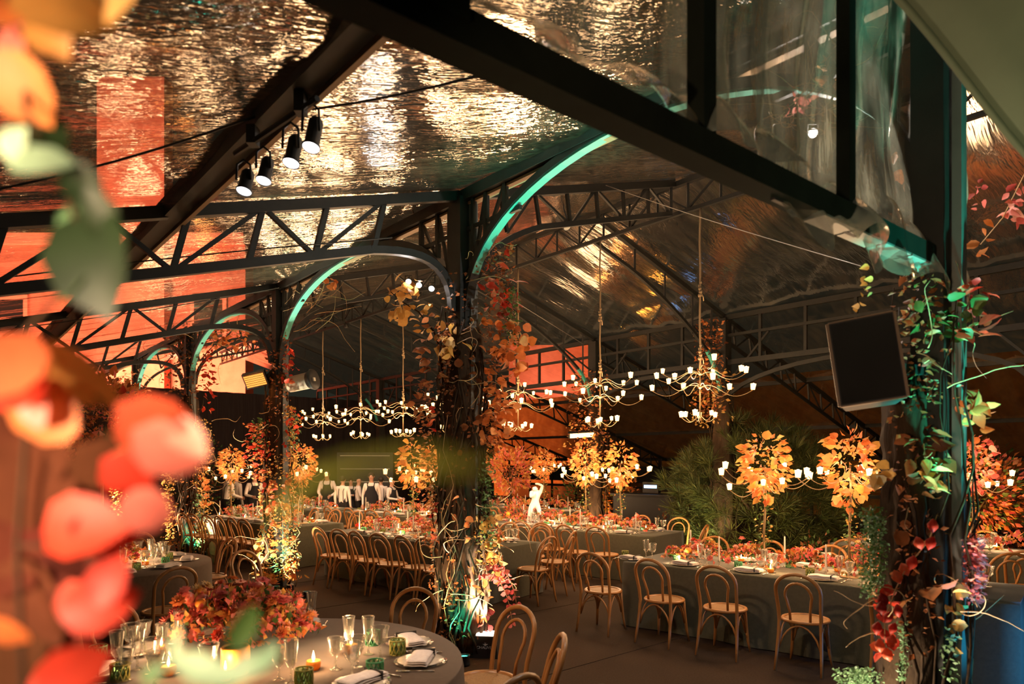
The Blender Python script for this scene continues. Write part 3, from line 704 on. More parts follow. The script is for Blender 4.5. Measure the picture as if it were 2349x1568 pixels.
def goblet(p, kind, label, group, rz=0): 
    o = ob('crystal_goblet', ME[kind], loc=p); o.rotation_euler = (0, 0, rz); return tag(o, label, 'glass', group)
def tumbler(p, green, label, group):
    r = thing('trellis_tumbler', label, 'tumbler', p, R.uniform(0, 1), group); ob('lattice', ME['trellis_green' if green else 'trellis_olive'], r); ob('liner', ME['liner'], r); return r
def setting(p, d, pre, lab, group, cut=False):
    """plate with folded napkin; D points from the guest to the table middle"""
    rz = math.atan2(d[1], d[0]) - PI / 2
    pl = ob('dinner_plate', ME['plate'], loc=p); tag(pl, 'glazed plate ' + lab, 'plate', group)
    n = thing('folded_napkin', 'white folded napkin ' + lab, 'napkin', Vector(p) + UP * .018, rz + R.uniform(-.12, .12), group)
    ob('cloth', ME['napkin'], n)
    if cut: ob('band', ME['band'], n)
    if cut:
        x = Vector((math.cos(rz), math.sin(rz), 0)); 
        f = ob('fork', ME['fork'], loc=Vector(p) - x * .19); f.rotation_euler = (0, 0, rz); tag(f, 'silver fork ' + lab, 'fork', group)
        f = ob('knife', ME['knife'], loc=Vector(p) + x * .19); f.rotation_euler = (0, 0, rz); tag(f, 'silver knife ' + lab, 'knife', group)
def votive(p, label, group, power=0.0, sc_=1.0):
    r = thing('votive_candle', label, 'candle', p, 0, group); r.scale = (sc_,) * 3
    ob('wax', ME['amber'], r); ob('flame', ME['flame'], r)
    if power: lamp('POINT', 'candle_light', (0, 0, .10), power, (1, .58, .28), .03, parent=r)
    return r
def taper(p, label, group):
    r = thing('taper_candle', label, 'candle', p, 0, group); ob('holder', ME['stick'], r); ob('candle', ME['taper'], r); ob('wick', ME['wick'], r); return r

# ------------------------------------------------------------------ tables
def cloth_loop(outline, z, mat, name, seed=0, wave=.018):
    """tablecloth: top face plus skirt to the floor with soft folds"""
    rr = random.Random(seed); n = len(outline); m = MB(); c = sum((Vector(q) for q in outline), Vector((0, 0, 0))) / n
    ph = rr.uniform(0, 6); rows = [(0.0, 0.0), (.004, -.012), (.010, -.05), (.012, -.25), (.016, -.5), (.022, -(z - .01))]; vs = []
    for (o, dz) in rows:
        for i, q in enumerate(outline):
            t = (Vector(outline[(i + 1) % n]) - Vector(outline[i - 1])); nn = Vector((t.y, -t.x, 0)).normalized()
            w = wave * (-dz / z) * (math.sin(i * 1.37 + ph) + .6 * math.sin(i * .61 + ph * 2))
            vs.append(tuple(Vector(q) + nn * (o + w) + UP * (z + dz)))
    k = len(vs); vs.append(tuple(c + UP * z)); fs = []
    for i in range(n): fs.append((i, (i + 1) % n, k))
    for r in range(len(rows) - 1):
        for i in range(n): fs.append((r * n + i, (r + 1) * n + i, (r + 1) * n + (i + 1) % n, r * n + (i + 1) % n))
    m.add(vs, fs); return m.mesh(name, mat)
TT = Vector((.767, -.641, 0)); TN = Vector((.641, .767, 0)); TW = 1.15; ZT = .75
def runner(root_label, p, q, w, h, nstuff, nblos, z=ZT, seed=0, group='flower runners on the tables', pals=('orange', 'coral', 'coral', 'gold', 'green', 'rust'), size=.07, fruits=0):
    rr = random.Random(seed); rs = np.random.RandomState(seed); p, q = Vector(p), Vector(q); mid = (p + q) / 2; d = q - p; Ln = d.length; d.normalize(); s = Vector((-d.y, d.x, 0))
    r = thing('flower_runner', root_label, 'flowers', Vector((mid.x, mid.y, z)), 0, group)
    def spot():
        t = rr.uniform(-.5, .5); x = rr.gauss(0, .33); x = max(-.6, min(.6, x)); e = math.sqrt(max(.02, 1 - (x / .62) ** 2)) * (1 - (abs(t) * 2) ** 6 * .6)
        hh = h * (.55 + .45 * math.sin(t * 17 + seed) ** 2)
        return d * t * Ln + s * x * w * 1.6 + UP * (.03 + hh * e * rr.uniform(.55, 1.0)), (s * x * 2 + UP * (.5 + e) + d * rr.gauss(0, .4)).normalized()
    per = nstuff // len(pals)
    for kk in pals:
        P = []; D = []
        for _ in range(per):
            a, b = spot(); P.append(a); D.append(b)
        P = np.array(P); D = np.array(D) + rs.normal(size=(per, 3)) * .5; S = rs.uniform(.6, 1.3, per) * size
        ob('foliage', leaf_field('foliage', P - D * .03, D, S, LS[kk], rs), r, kind='stuff')
    for i in range(nblos):
        a, b = spot(); kk = rr.choice(['coral', 'coral', 'orange', 'gold', 'red']); ty = rr.choice(['rose', 'daisy'])
        z_ = b; x_ = z_.orthogonal().normalized(); y_ = z_.cross(x_); sz = rr.uniform(.028, .050) * (1.15 if fruits > 8 else 1)
        M = Matrix((x_ * sz, y_ * sz, z_ * sz)).transposed().to_4x4(); M.translation = a + b * .035; ob('blossom', BLOS[ty, kk], r, M)
    for i in range(fruits):
        a, b = spot(); sz = rr.uniform(.034, .046); ob('fruit', rr.choice([POME, POME, ORNG]), r, Matrix.Translation(a + b * .02 - UP * .02) @ Matrix.Scale(sz, 4))
    return r
TABLES = []
def long_table(c, ln, ref, look, nf, nb, far, seed, mat=CLOTH, place_f=True, place_b=True, votives=6, tapers=5, rn=True, cpos=None, bpos=None, flen=.92, lightp=5.0):
    """C: near corner on the guest side; table runs LN along -TT; far=True: simple copies"""
    c = Vector((c[0], c[1], 0)); rr = random.Random(seed); out = []
    pts = [c, c + TN * TW, c + TN * TW - TT * ln, c - TT * ln]
    for i in range(4):
        a, b = pts[i], pts[(i + 1) % 4]; k = 26 if i in (1, 3) else 9
        for j in range(k): out.append(a.lerp(b, (j + .02) / k))
    mid = (pts[0] + pts[2]) / 2
    r = thing('banquet_table', look, 'table', mid)
    me = cloth_loop([q - mid for q in out], ZT, mat, 'tablecloth', seed); ob('tablecloth', me, r)
    m = MB(); m.box((0, 0, ZT - .03), (ln - .06, TW - .06, .04), Matrix.Rotation(math.atan2(-TT.y, -TT.x), 3, 'Z')); ob('tabletop', m.mesh('tabletop', pri('plywood_top', (.3, .2, .12), .7) if 'plywood_top' not in MATS else MATS['plywood_top'], False), r)
    g = 'on ' + ref
    def side(n, front, pos):
        for i in range(n):
            s = pos[i] if pos else .42 + (ln - .84) * i / max(1, n - 1)
            base = c - TT * s + (TN * (-.36) if front else TN * (TW + .36)); f = TN if front else -TN
            j = Vector((rr.uniform(-.04, .04), rr.uniform(-.04, .04), 0)); ang = rr.uniform(-.16, .16); ff = Matrix.Rotation(ang, 3, 'Z') @ f
            chair(base.x + j.x, base.y + j.y, ff, 'bentwood cane chair, %s along the %s side of %s' % (ORD[i], 'aisle' if front else 'far', ref), 'chairs at ' + ref)
            e = c - TT * s + (TN * .20 if front else TN * (TW - .20)); P = Vector((e.x, e.y, ZT)); lab = '%s, %s %s place' % (g, ORD[i], 'aisle' if front else 'far')
            if (front and place_f) or (not front and place_b):
                setting(P, f, '', lab, 'place settings ' + g, cut=(not far and front))
                q = P + f * .17 + TT * .11; goblet(Vector((q.x, q.y, ZT)), 'flute', 'tall crystal goblet ' + lab, 'goblets ' + g)
                q = P + f * .14 + TT * .21; goblet(Vector((q.x, q.y, ZT)), 'wine' if i % 2 else 'coupe', 'short crystal goblet ' + lab, 'goblets ' + g)
                if not far or i % 2 == 0:
                    q = P + f * .15 - TT * .17; tumbler(Vector((q.x, q.y, ZT)), i % 3 != 1, 'trellis glass tumbler ' + lab, 'tumblers ' + g)
    side(nf, True, cpos); side(nb, False, bpos)
    cl = lambda s, x: c - TT * s + TN * (TW / 2 + x)
    if rn:
        a, b = cl(ln * (1 - flen), 0), cl(ln * flen, 0)
        runner('mixed autumn flower runner ' + g, a, b, .20, .26, 500 if far else 1500, 26 if far else 100, seed=seed, size=.075 if far else .055, fruits=0 if far else 5)
    for i in range(votives):
        s = ln * (.08 + .84 * (i + .5) / votives); p = cl(s, (-1) ** i * .27); votive(Vector((p.x, p.y, ZT)), 'amber votive candle with flame, %s %s' % (ORD[i], g), 'votives ' + g, lightp if (i % 2 == 0 or not far) else 0)
    for i in range(tapers):
        s = ln * (.05 + .9 * (i + .5) / tapers); p = cl(s, (-1) ** (i + 1) * .24); taper(Vector((p.x, p.y, ZT)), 'unlit ivory taper candle, %s %s' % (ORD[i], g), 'tapers ' + g)
    TABLES.append((ref, mid)); return c, ln, cl
R1 = long_table((4.23, 5.69), 3.79, 'the near long table', 'long olive-clothed table with a row of chairs along the aisle', 5, 5, False, 11, votives=6, tapers=6, cpos=[.82, 1.60, 2.36, 3.10, 3.80], bpos=[.5, 1.2, 1.95, 2.7, 3.4])
R2 = long_table((2.19, 10.74), 3.7, 'the statue table', 'long olive-clothed table carrying the white statue', 5, 5, False, 12, votives=6, tapers=6, cpos=[.62, 1.16, 1.66, 2.14, 2.75])
R3 = long_table((-.32, 9.21), 3.75, 'the table behind the central column', 'long olive-clothed table running behind the central column', 6, 5, False, 13, cpos=[.55, 1.03, 1.50, 1.98, 2.46, 2.95])
L1 = long_table((-3.99, 12.28), 3.75, 'the table behind the heater column', 'long olive-clothed table behind the slim heater column', 6, 5, True, 14, lightp=8, cpos=[.42, .9, 1.38, 1.86, 2.34, 2.8])
M6 = long_table((-1.2, 13.7), 3.7, 'the table before the waiters', 'long clothed table just in front of the waiters', 5, 5, True, 15, lightp=9)
M7 = long_table((-4.6, 16.3), 3.7, 'the rear table beside the waiters', 'rear clothed table with candles beside the group of waiters', 3, 2, True, 16, lightp=9, cpos=[.4, .95, 1.5], bpos=[2.9, 3.45])
R12 = long_table((7.1, 7.6), 3.40, 'the table in front of the pine', 'clothed table between the near long table and the pine', 5, 2, True, 17, bpos=[.6, 1.6], lightp=7)
B9 = long_table((1.5, 15.6), 3.6, 'the table below the orange tree', 'rear clothed table below the small orange tree', 4, 3, True, 18, lightp=9)
# chairs at table heads
def head_chair(u, v, f, lab):
    p = on(u, v, .915); d = Vector(f).normalized(); b = p + d * .27; chair(b.x, b.y, d, lab, 'chairs at table heads')
head_chair(1258, 1231, -TT, 'bentwood chair at the head of the table behind the central column, in the aisle')
head_chair(1312, 1218, (-TT + TN * -.35), 'bentwood chair just behind the head chair of the column table')
head_chair(1616, 1204, (-TT - TN * .2), 'bentwood chair at the head of the statue table before the pine')
head_chair(2318, 1268, (-TT * .5 + TN), 'bentwood chair cut by the picture edge beyond the loudspeaker column')

# ---- round tables
def round_table(cx, cy, rad, ref, look, seed, mat):
    pts = [Vector((rad * math.cos(i * 2 * PI / 64), rad * math.sin(i * 2 * PI / 64), 0)) for i in range(64)]
    r = thing('round_table', look, 'table', (cx, cy, 0)); ob('tablecloth', cloth_loop(pts, ZT, mat, 'tablecloth', seed, .02), r)
    m = MB(); m.lathe([(.001, ZT - .05), (rad - .03, ZT - .05), (rad - .03, ZT - .01), (.001, ZT - .01)], 40); ob('tabletop', m.mesh('tabletop', MATS['plywood_top']), r); return r
round_table(-1.45, 4.05, 1.15, 'the near round table', 'big round brown-clothed table set with crystal nearest the aisle end', 31, CLOTHB)
round_table(-4.72, 7.86, 1.15, 'the bouquet table', 'round brown-clothed table below the tall leafy bouquet', 32, CLOTHB)
round_table(-8.2, 11.0, 1.1, 'the far round table', 'far round table with three candles behind red leaves', 33, CLOTHB)
def rchair(u, v, cx, cy, lab, tw=0.0):
    p = on(u, v, .915); d = Matrix.Rotation(tw, 3, 'Z') @ (Vector((cx, cy, 0)) - Vector((p.x, p.y, 0))).normalized(); b = p + d * .24
    chair(b.x, b.y, d, lab, 'chairs at the round tables')
rchair(948, 1353, -1.45, 4.05, 'bentwood chair behind the near round table, seen face on', .1)
rchair(1178, 1395, -1.45, 4.05, 'bentwood chair beside the black lamp box at the near round table', .22)
rchair(1266, 1458, -1.45, 4.05, 'bentwood chair turned edge on in the aisle by the near round table', .05)
rchair(1170, 1545, -1.45, 4.05, 'bentwood chair showing only its top rail at the bottom edge', -.25)
rchair(252, 1385, -1.45, 4.05, 'bentwood chair behind the crystal glasses at the near round table', -.1)
rchair(402, 1300, -4.72, 7.86, 'bentwood chair with its back to us at the bouquet table', 0)
rchair(520, 1236, -4.72, 7.86, 'bentwood chair on the aisle side of the bouquet table')
rchair(566, 1264, -2.0, 6.0, 'lone bentwood chair turned in the aisle beside the heater column', .6)
rchair(318, 1222, -4.72, 7.86, 'bentwood chair on the far side of the bouquet table')
rchair(130, 1236, -4.72, 7.86, 'bentwood chair half hidden behind the red leaves at the bouquet table')
# near round table: place settings from the picture
gN = 'place settings on the near round table'
def onT(u, v): p = on(u, v, ZT); return Vector((p.x, p.y, ZT))
CN = Vector((-1.45, 4.05, ZT))
for i, (u, v, lab) in enumerate([(965, 1518, 'by the green tumbler on the near round table'), (940, 1475, 'by the olive tumbler on the near round table'), (830, 1568, 'at the front of the near round table'), (190, 1490, 'behind the red petals on the near round table'), (195, 1548, 'beside the olive trellis cup, near round table'), (700, 1415, 'behind the flowers on the near round table'), (420, 1440, 'behind the amber candles on the near round table')]):
    p = onT(u, v); d = (CN - p); d.z = 0; p = CN - d.normalized() * min(d.length, .93); setting(p, d.normalized(), '', lab, gN, True)
    q = ob('charger_plate', ME['charger'], loc=p - UP * .0); q.scale = (1, 1, .9); tag(q, 'glass charger plate ' + lab, 'plate', gN)
gl = [(800, 1500, 'flute'), (820, 1530, 'wine'), (845, 1500, 'flute'), (872, 1512, 'coupe'), (770, 1535, 'wine'), (808, 1555, 'coupe'), (715, 1430, 'flute'), (290, 1560, 'wine'), (315, 1535, 'flute'), (345, 1545, 'coupe'), (372, 1520, 'flute'), (300, 1505, 'coupe'), (330, 1490, 'wine'), (412, 1482, 'flute'), (398, 1545, 'wine'), (478, 1560, 'coupe'), (640, 1560, 'wine'), (668, 1566, 'flute'), (268, 1540, 'flute'), (355, 1575, 'wine')]
for i, (u, v, k) in enumerate(gl):
    c = 'beside the plates by the aisle' if u > 700 else ('in the crowded cluster by the amber candles' if u < 430 else 'before the flower centrepiece')
    goblet(onT(u, v), k, '%s crystal goblet %s, near round table, %s' % ({'flute': 'tall', 'wine': 'small', 'coupe': 'wide'}[k], c, ORD[i]), 'goblets on the near round table', R.uniform(0, 6))
for (u, v, g_, lab) in [(860, 1552, True, 'green trellis tumbler in front of the napkins on the near round table'), (912, 1500, False, 'olive trellis tumbler between two napkins on the near round table'), (855, 1478, True, 'green trellis tumbler behind the goblets on the near round table'), (225, 1515, True, 'dark green trellis tumbler behind red petals on the near round table'), (275, 1560, False, 'olive trellis cup beside the amber candles on the near round table'), (697, 1572, False, 'olive trellis cup at the front edge of the near round table')]:
    t = tumbler(onT(u, v), g_, lab, 'tumblers on the near round table'); t.scale = (1.15, 1.15, 1.15)
for i, (u, v, lab) in enumerate([(370, 1500, 'amber candle burning in the goblet cluster of the near round table'), (386, 1548, 'amber candle burning beside pale green leaves on the near round table'), (517, 1560, 'amber candle burning before the orange vase on the near round table'), (719, 1535, 'amber candle burning beyond the olive cup on the near round table'), (806, 1497, 'amber candle burning between goblets near the napkins')]):
    votive(onT(u, v), lab, 'candles on the near round table', 5.0, 1.15)
r = runner('lush coral and orange flower centrepiece with fruit on the near round table', Vector((-2.22, 4.62, 0)), Vector((-1.34, 4.42, 0)), .26, .38, 1800, 130, seed=77, group='table bouquets', size=.055, fruits=12, pals=('coral', 'orange', 'coral', 'gold', 'green'))
m = MB(); m.lathe([(.001, 0), (.07, 0), (.078, .02), (.078, .15), (.07, .16), (.062, .15)], 20); p = onT(540, 1545); tag(ob('orange_vase', m.mesh('orange_vase', PEARM), loc=p), 'round orange vase under the flowers on the near round table', 'vase')
# picture card
card = thing('table_card', 'small standing card printed with red blots behind the flowers', 'card', onT(540, 1428) + Vector((0, 0, .0)), -.1)
m = MB(); m.box((0, 0, .21), (.17, .006, .17)); ob('card', m.mesh('card', pri('card_print', (.72, .30, .20), .6, 0, .3, (.35, .05, .03), 9), False), card)
m = MB(); m.tube([(0, .004, 0), (0, .004, .14)], .004, 6); m.lathe([(.001, 0), (.03, 0), (.03, .006), (.001, .008)], 10); ob('stand', m.mesh('stand', GILT), card)
# bouquet table
gB = 'on the bouquet table'
CB = Vector((-4.72, 7.86, ZT))
for i in range(8):
    a = -2.7 + i * .62; d = Vector((math.cos(a), math.sin(a), 0)); p = CB + d * .88; lab = 'at the %s place of the bouquet table' % ORD[i]; setting(p, -d, '', lab, 'place settings ' + gB)
    x = Vector((-d.y, d.x, 0)); goblet(p - d * .26 + x * .08, 'flute', 'tall crystal goblet ' + lab, 'goblets ' + gB); goblet(p - d * .22 - x * .10, 'coupe', 'wide crystal goblet ' + lab, 'goblets ' + gB); goblet(p - d * .30 - x * .02, 'wine', 'small crystal goblet ' + lab, 'goblets ' + gB); tumbler(p - d * .2 + x * .2, i % 2 == 0, 'trellis tumbler ' + lab, 'tumblers ' + gB)
for i in range(6):
    a = i * 1.05; p = CB + Vector((math.cos(a), math.sin(a), 0)) * .5; votive(p, 'amber votive candle, %s round the tall bouquet' % ORD[i], 'votives ' + gB, 5.0)
runner('low orange flower ring around the foot of the tall bouquet', CB - Vector((.45, .1, 0)), CB + Vector((.45, .1, 0)), .24, .22, 600, 40, seed=78, group='table bouquets')
for i, (u, v) in enumerate([(98, 1235), (106, 1228), (122, 1232)]):
    p = on(u, v, ZT); votive(Vector((p.x, p.y, ZT)), 'amber votive candle, %s of three on the far round table' % ORD[i], 'votives on the far round table', 5, 1.2)
# ------------------------------------------------------------------ chandeliers of votive cups on ropes
def arm_mesh(r, drop, rise, rad=.0048):
    m = MB(); m.tube(bez((0, 0, 0), (r * .38, 0, rise), (r * .50, 0, -drop * 2.1), (r, 0, 0), 14), rad, 5); return m.mesh('arm', GILT)
ARM = {'up': arm_mesh(.58, .10, .16), 'mid': arm_mesh(.62, .12, .14), 'low': arm_mesh(.24, .07, -.03), 'tree': arm_mesh(.46, .11, .02)}
m = MB(); m.lathe([(.001, .004), (.024, .004), (.033, .070)], 10); m.lathe([(.024, 0), (.034, .072)], 10); CUP = m.mesh('votive_cup', [WARMGLASS])
m = MB(); m.ball((0, 0, .046), .027, 8, 6, (1, 1, 1.25)); GLOW = m.mesh('flame', BULB)
def cup_arm(root, kind, z, ang, rng, rot=0.0):
    a = ob('arm', ARM[kind], root); s = rng.uniform(.82, 1.12)
    a.location = (0, 0, z); a.rotation_euler = (0, rng.uniform(-.10, .12), ang); a.scale = (s, s, s)
    e = {'up': .58, 'mid': .62, 'low': .24, 'tree': .46}[kind]
    c = ob('votive_cup', CUP, a, loc=(e, 0, .004)); g = ob('flame', GLOW, a, loc=(e, 0, .004)); return a
def chandelier(a, label, i, z0=2.52):
    rng = random.Random(100 + i); p = tent(a, RIDGE_B); r = thing('rope_chandelier', label, 'chandelier', (p.x, p.y, z0), rng.uniform(0, 1), 'chandeliers hung along the ridge')
    top = 5.30 - z0
    m = MB(); m.tube([(.004 * math.sin(k), .004 * math.cos(k * 1.7), .62 + (top - .62) * k / 14) for k in range(15)], .013, 6); rp = ob('rope', m.mesh('rope', ROPE), r)
    for zk in (.78, 1.62 + rng.uniform(-.1, .1)):
        m = MB()
        for k in range(5): m.ball((.006 * math.sin(k * 2), .006 * math.cos(k * 2), zk + k * .042), .027 - .002 * k, 8, 6, (1, 1, 1.1))
        m.tube([(.02, 0, zk + .02), (.05, .01, zk - .02), (.06, .02, zk - .07)], .008, 5); ob('knot', m.mesh('knot', ROPE), rp)
    m = MB(); m.tube([(0, 0, -.02), (0, 0, .75)], .010, 7); m.ball((0, 0, .58), .028, 8, 6); m.ball((0, 0, .40), .024, 8, 6); m.ball((0, 0, -.02), .02, 8, 6, (1, 1, 1.5)); ob('stem', m.mesh('stem', GILT), r)
    for k in range(8): cup_arm(r, 'up', .58 + rng.uniform(-.03, .06), k * PI / 4 + rng.uniform(-.18, .18), rng)
    for k in range(6): cup_arm(r, 'mid', .40 + rng.uniform(-.04, .04), k * PI / 3 + .4 + rng.uniform(-.2, .2), rng)
    for k in range(6): cup_arm(r, 'low', .02, k * PI / 3 + rng.uniform(-.2, .2), rng)
    lamp('POINT', 'chandelier_light', (0, 0, .35), 70, (1, .62, .33), .30, parent=r)
CHL = ['largest rope chandelier hanging before the pine', 'rope chandelier hanging in front of the far column behind the statue table', 'rope chandelier hanging just beside the central column', 'rope chandelier hidden behind the central column leaves', 'rope chandelier between the central column and the waiters', 'rope chandelier hanging above the waiters', 'rope chandelier beside the heater column']
for i, a in enumerate([-.39, 1.37, 3.26, 5.13, 7.0, 8.88, 10.9]): chandelier(a, CHL[i], i)

# ------------------------------------------------------------------ foliage zones given by where they show, spread in real depth
def zone(root, Y, dy, u0, u1, v0, v1, n, size, pal, shape, rr, stuff=None, out=None, front=.0):
    base = root.location
    for _ in range(n):
        u = rr.triangular(u0, u1); v = rr.uniform(v0, v1); y = Y + rr.uniform(-dy, dy) - front; p = at(u, v, y) - base
        d = Vector((rr.gauss(0, .7) + (.8 if u > out else -.8) if out else rr.gauss(0, .8), rr.gauss(-.5, .6), rr.gauss(-.25, .6)))
        if stuff is not None: stuff.setdefault(pal, []).append((p, d, size * rr.uniform(.6, 1.25)))
        else: put_leaf(root, p, d, size * rr.uniform(.65, 1.25), shape, pal, rr)
def flush(root, stuff, rs, tv=TV):
    for pal, l in stuff.items():
        P = np.array([tuple(x[0]) for x in l]); D = np.array([tuple(x[1]) for x in l]); S = np.array([x[2] for x in l])
        ob('foliage', leaf_field('foliage', P, D, S, LS[pal], rs, tv), root, kind='stuff')
def twigs(root, n, Y, u0, u1, v0, v1, length, rr, rad=.0045, dirx=None, bend=.6):
    for _ in range(n):
        p = at(rr.uniform(u0, u1), rr.uniform(v0, v1), Y + rr.uniform(-.12, .08)) - root.location
        d = Vector(((dirx if dirx is not None else rr.choice((-1, 1))) * rr.uniform(.3, 1), rr.uniform(-.6, .2), rr.uniform(-.4, .6)))
        pts = curl(p, d, length * rr.uniform(.6, 1.3), rr, 14, bend); m = MB(); m.tube(pts, [rad * (1 - .75 * k / 14) for k in range(15)], 5); ob('twig', m.mesh('twig', TWIG), root)
def stems(root, n, zmax, r0, r1, rr, rad=(.010, .026), mat=BARK):
    for k in range(n):
        a = rr.uniform(0, 2 * PI); rad_ = rr.uniform(*rad); tw = rr.uniform(-1.2, 1.2); pts = []; top = zmax * rr.uniform(.55, 1)
        for j in range(15):
            t = j / 14; r = r0 + (r1 - r0) * rr.uniform(.3, 1); an = a + tw * t + .25 * math.sin(j * 1.3 + k)
            pts.append((r * math.cos(an), r * math.sin(an), top * t))
        m = MB(); m.tube(pts, [rad_ * (1.1 - .6 * j / 14) for j in range(15)], 6); ob('stem', m.mesh('stem', mat), root)
def wrap(root, r, z0, z1, rr, mat=BARK):
    """rough brushwood tied round the post"""
    n, k = 18, 34; vs = []; ph = rr.uniform(0, 6)
    for j in range(k + 1):
        z = z0 + (z1 - z0) * j / k; taper_ = min(1, (k - j) / 4 + .45)
        for i in range(n):
            a = i * 2 * PI / n; q = r * taper_ * (1 + .18 * math.sin(a * 3 + z * 1.7 + ph) + .12 * math.sin(a * 7 - z * 3.1) + .10 * rr.uniform(-1, 1)); vs.append((q * math.cos(a), q * math.sin(a), z))
    m = MB(); m.add(vs, [(j * n + i, j * n + (i + 1) % n, (j + 1) * n + (i + 1) % n, (j + 1) * n + i) for j in range(k) for i in range(n)]); return ob('brushwood', m.mesh('brushwood', mat), root)

# --- central column
rr = random.Random(41); rs = np.random.RandomState(41); c = tent(0, 0); Y = c.y
v1_ = thing('climbing_vine', 'thick autumn vine with orange leaves climbing the central column', 'vine', (c.x, c.y, 0), 0, 'vines on the columns')
wrap(v1_, .17, 0, 3.45, rr); stems(v1_, 26, 3.6, .17, .27, rr); stems(v1_, 4, 2.4, .22, .32, rr, (.004, .007), TWIG); stems(v1_, 10, 2.6, .2, .34, rr, (.006, .012), BARK)
for z in [(1100, 1195, 570, 725, 30, .12, 'red', 'point'), (1095, 1230, 735, 880, 62, .105, 'orange', 'round'), (1010, 1065, 745, 850, 34, .11, 'gold', 'round'), (955, 1015, 720, 880, 30, .10, 'rust', 'point'), (940, 1005, 860, 960, 24, .09, 'rust', 'point'), (985, 1010, 930, 985, 8, .08, 'red', 'round'), (1095, 1180, 890, 1010, 44, .10, 'orange', 'round'), (1040, 1110, 800, 1000, 26, .09, 'rust', 'round'), (1080, 1150, 1180, 1290, 30, .085, 'gold', 'round'), (1040, 1100, 1180, 1330, 18, .085, 'orange', 'round'), (1105, 1150, 1270, 1340, 16, .085, 'orange', 'round'), (985, 1012, 1150, 1260, 12, .08, 'red', 'round'), (1060, 1130, 1340, 1420, 20, .10, 'orange', 'long'), (1010, 1065, 1370, 1450, 16, .07, 'orange', 'point'), (1100, 1130, 1400, 1450, 12, .065, 'coral', 'round'), (1040, 1075, 1040, 1180, 8, .08, 'rust', 'round')]:
    zone(v1_, Y, .22, *z, rr, out=1055, front=.12)
st = {}
for z in [(1145, 1195, 660, 790, 260, .035, 'green', 'point'), (1085, 1140, 1040, 1250, 420, .035, 'green', 'point'), (1090, 1140, 1060, 1260, 160, .04, 'pale', 'point'), (1000, 1060, 740, 900, 260, .05, 'rust', 'point'), (1085, 1190, 560, 740, 260, .055, 'rust', 'point'), (950, 1010, 880, 1240, 260, .05, 'rust', 'point'), (1090, 1170, 740, 1040, 300, .05, 'rust', 'point'), (1000, 1070, 1330, 1470, 240, .04, 'orange', 'point'), (985, 1005, 1080, 1350, 150, .04, 'rust', 'point'), (1085, 1150, 1190, 1330, 180, .045, 'gold', 'point'), (1005, 1100, 620, 1480, 420, .05, 'rust', 'point')]:
    zone(v1_, Y, .2, *z, rr, st, 1055, .1)
flush(v1_, st, rs)
twigs(v1_, 10, Y - .2, 1060, 1140, 560, 760, .35, rr, dirx=1); twigs(v1_, 12, Y - .25, 1090, 1150, 1130, 1330, .5, rr, .005, 1, .5); twigs(v1_, 8, Y - .2, 1000, 1100, 760, 1000, .35, rr); twigs(v1_, 8, Y - .3, 1010, 1060, 1150, 1400, .5, rr, .006)
for k, (u, v) in enumerate([(1100, 1310), (1090, 1330)]):      # arching sprays of round leaves near the lamp
    p0 = at(u, v, Y - .3) - v1_.location; pts = bez(p0, p0 + Vector((.15, -.05, .12)), p0 + Vector((.32, -.1, .05)), p0 + Vector((.36, -.12, -.30 - .1 * k)), 14)
    m = MB(); m.tube(pts, .004, 5); ob('spray_stem', m.mesh('spray_stem', TWIG), v1_)
    for j in range(2, 15):
        for s in (1, -1): put_leaf(v1_, pts[j], Vector((s * .6, -.5, .3 * s)), .055, 'round', 'coral', rr)
# arch garland branch with gold leaves and white lamps beside the column
gb = thing('leafy_branch', 'gold-leaved branch lit by three white lamps beside the central column', 'branch', tuple(at(1000, 760, 7.1)), 0, 'branches tied to the arches')
pts = [at(u, v, 7.05) - gb.location for u, v in ((1010, 800), (995, 760), (960, 715), (920, 690), (895, 668))]
m = MB(); m.tube(pts, [.012, .01, .008, .006, .004], 6); ob('stem', m.mesh('stem', BARK), gb)
zone(gb, 7.05, .12, 878, 965, 645, 735, 52, .10, 'gold', 'round', rr); zone(gb, 7.05, .1, 955, 1012, 690, 760, 14, .09, 'gold', 'point', rr)
def white_lamp(p, rad, power, lab, tgt=None, grp='white lamps on the columns', spot=110):
    r = thing('flood_lamp', lab, 'lamp', p, 0, grp); d = (Vector(tgt or (0, 0, 1.2)) - Vector(p)).normalized(); q = d.to_track_quat('Z', 'Y').to_matrix().to_4x4()
    m = MB(); m.lathe([(.001, -.10), (rad * .7, -.10), (rad * 1.05, -.02), (rad * 1.15, .02), (rad * 1.05, .02), (rad, .0)], 14); m.xform(q); ob('housing', m.mesh('housing', BLACK), r)
    m = MB(); m.lathe([(rad, .0), (rad * .5, .01), (.001, .014)], 14); m.xform(q); ob('lens', m.mesh('lens', LEDW), r)
    m = MB(); m.tube([(-rad * 1.2, 0, 0), (-rad * 1.2, 0, rad * 2), (rad * 1.2, 0, rad * 2), (rad * 1.2, 0, 0)], .006, 5); ob('yoke', m.mesh('yoke', BLACK), r)
    if power: lamp('SPOT', 'lamp_light', tuple(d * .05), power, (1, .93, .88), .03, tuple(d * 2), spot, .6, r)
    return r
for i, (u, v) in enumerate([(937, 645), (961, 653), (990, 661)]): white_lamp(tuple(at(u, v, 7.0)), .028, 14, ['outermost', 'middle', 'innermost'][i] + ' of three white lamps in the gold-leaved branch', (-.6, 3.5, 1.6))

